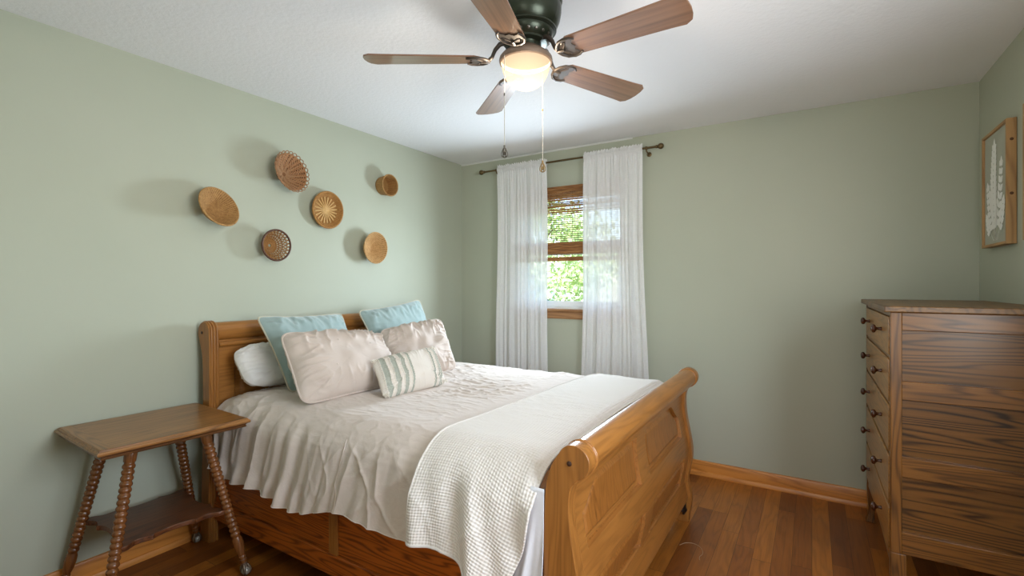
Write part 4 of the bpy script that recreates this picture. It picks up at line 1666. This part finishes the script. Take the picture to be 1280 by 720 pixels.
# front apron shaped low between the legs
ap = [(DY0 + .022, .235), (DY0 + .022, .205)] + [(DY0 + .05 + (DY1 - DY0 - .10) * k / 20, .205 + .022 * math.sin(PI * k / 20)) for k in range(21)] + [(DY1 - .022, .205), (DY1 - .022, .235)]
g = G().prism(ap, 'x', DX0 + .006, DX0 + .024)
obj('apron', g, M_dres['y'], dr)
for lx, sxx in ((DX0, 1), (DX1 - .05, -1)):
    for ly, syy in ((DY0, 1), (DY1 - .05, -1)):
        # square leg, waisted and ending in a small flared foot
        g = G()
        st_ = [(.285, 0, .050), (.20, 0, .050), (.15, .002, .044), (.10, .006, .034), (.06, .006, .030), (.03, .002, .034), (.012, -.006, .044), (0, -.006, .044)]
        vs = []
        for z, sh_, w_ in st_:
            xa = lx + sh_ if sxx > 0 else lx + .05 - sh_ - w_
            yb2 = ly + sh_ if syy > 0 else ly + .05 - sh_ - w_
            vs += [(xa, yb2, z), (xa + w_, yb2, z), (xa + w_, yb2 + w_, z), (xa, yb2 + w_, z)]
        fs = [(0, 1, 2, 3), (4 * len(st_) - 1, 4 * len(st_) - 2, 4 * len(st_) - 3, 4 * len(st_) - 4)]
        for i in range(len(st_) - 1):
            for k in range(4):
                l = (k + 1) % 4
                fs.append((i * 4 + k, i * 4 + 4 + k, i * 4 + 4 + l, i * 4 + l))
        g.add(vs, fs)
        obj('leg', g, M_dres['z'], dr, sm=30, bevel=.003)

# ------------------------------------------------------------------ framed botanical prints
M_canvas = plain('print_ground', lin(176, 178, 162), .8)
M_leafp = plain('print_leaf', lin(240, 240, 234), .8)


def leaf_poly(x, y0, z0, y1, z1, wd):
    """a pointed leaf in the wall plane from base to tip"""
    d = Vector((y1 - y0, z1 - z0))
    nn = Vector((-d.y, d.x)).normalized() * wd
    L = []
    for t, k in ((0, 0), (.2, .7), (.45, 1), (.75, .6), (1, 0), (.75, -.6), (.45, -1), (.2, -.7)):
        L.append((x, y0 + d.x * t + nn.x * k, z0 + d.y * t + nn.y * k))
    return L


def picture(label, y0, y1, z0, z1, seed):
    p = thing('botanical_print', label, 'picture', (XR, (y0 + y1) / 2, z0), 'wood framed botanical prints')
    xf = XR - .036
    t = .014
    fr = obj('frame_stile', G().box(xf, XR - .001, y0, y0 + t, z0, z1), M_frame['z'], p, bevel=.002)
    obj('frame_stile', G().box(xf, XR - .001, y1 - t, y1, z0, z1), M_frame['z'], p, bevel=.002)
    obj('frame_rail', G().box(xf, XR - .001, y0 + t, y1 - t, z0, z0 + t), M_frame['y'], p, bevel=.002)
    obj('frame_rail', G().box(xf, XR - .001, y0 + t, y1 - t, z1 - t, z1), M_frame['y'], p, bevel=.002)
    for kz in (.40, .83):
        zz = z0 + (z1 - z0) * kz
        obj('wood_knot', G().lathe([(.001, .0004), (.006, .0002), (.007, 0)], (XR - .018, y0 - .0001, zz), (0, -1, 0), 12), plain('knot', lin(92, 58, 34), .7), fr)
    xc = xf + .010
    cv = obj('canvas', G().box(xc, xc + .008, y0 + t, y1 - t, z0 + t, z1 - t), M_canvas, p)
    g = G()
    rnd = random.Random(seed)
    ym = (y0 + y1) / 2
    W, H = y1 - y0, z1 - z0
    xl_ = xc - .0008
    lay = [0]
    def nx():
        lay[0] += 1
        return xl_ - .00025 - lay[0] * .00002
    def stem(base, tip, bend, nleaf, ll, wd):
        bs, tp = Vector(base), Vector(tip)
        pts = []
        for k in range(nleaf + 1):
            q = k / nleaf
            c = bs.lerp(tp, q) + Vector((bend * math.sin(PI * q), 0))
            pts.append(c)
        for a_, b_ in zip(pts, pts[1:]):
            d_ = (b_ - a_)
            nn = Vector((-d_.y, d_.x)).normalized() * .0015
            i = len(g.v)
            g.add([(xl_, a_.x + nn.x, a_.y + nn.y), (xl_, a_.x - nn.x, a_.y - nn.y), (xl_, b_.x - nn.x, b_.y - nn.y), (xl_, b_.x + nn.x, b_.y + nn.y)], [(0, 1, 2, 3)])
        for k in range(2, nleaf + 1):
            d_ = (pts[k] - pts[k - 1]).normalized()
            l_ = ll * (1 - .55 * abs(k / nleaf - .45) * 1.4)
            for sg in (-1, 1):
                dd_ = Vector((d_.x * math.cos(.8) - sg * d_.y * math.sin(.8), sg * d_.x * math.sin(.8) + d_.y * math.cos(.8)))
                e_ = pts[k] + dd_ * l_
                poly = leaf_poly(nx(), pts[k].x, pts[k].y, e_.x, e_.y, wd)
                g.add(poly, [tuple(range(8))])
        e_ = pts[-1] + (pts[-1] - pts[-2]).normalized() * ll * .8
        g.add(leaf_poly(nx(), pts[-1].x, pts[-1].y, e_.x, e_.y, wd), [tuple(range(8))])
    stem((ym + .0, z0 + .05 * H), (ym + .06 * W, z0 + .82 * H), .02, 15, .078, .017)
    stem((ym + .02, z0 + .05 * H), (ym - .22 * W, z0 + .66 * H), -.02, 9, .058, .016)
    stem((ym - .01, z0 + .05 * H), (ym + .30 * W, z0 + .50 * H), .02, 8, .058, .017)
    stem((ym - .02, z0 + .05 * H), (ym - .30 * W, z0 + .34 * H), -.01, 6, .054, .017)
    stem((ym + .03, z0 + .05 * H), (ym + .33 * W, z0 + .24 * H), .01, 5, .050, .017)
    stem((ym - .00, z0 + .05 * H), (ym + .02 * W, z0 + .46 * H), .01, 8, .054, .014)
    obj('leaf_motif', g, M_leafp, cv, sm=0)
    return p


picture('wood framed white leaf print on the wall above the dresser', 3.013, 3.383, 1.517, 2.080, 3)
picture('second wood framed leaf print, cut off by the edge of the photo', 2.46, 2.815, 1.517, 2.080, 8)

# loose pale thread on the floor by the bed foot
pts = [(-.575, 2.56), (-.555, 2.60), (-.52, 2.615), (-.485, 2.60), (-.465, 2.565), (-.458, 2.53), (-.470, 2.50), (-.462, 2.47)]
pts = smooth_poly(pts, False, 2)
th = obj('loose_thread', G().tube([(x, y, .0014) for x, y in pts], .0014, 6), plain('thread', lin(176, 150, 122), .9), None, loc=(-.52, 2.55, 0))
tag(th, 'loose pale thread lying on the floor by the bed foot', 'thread')
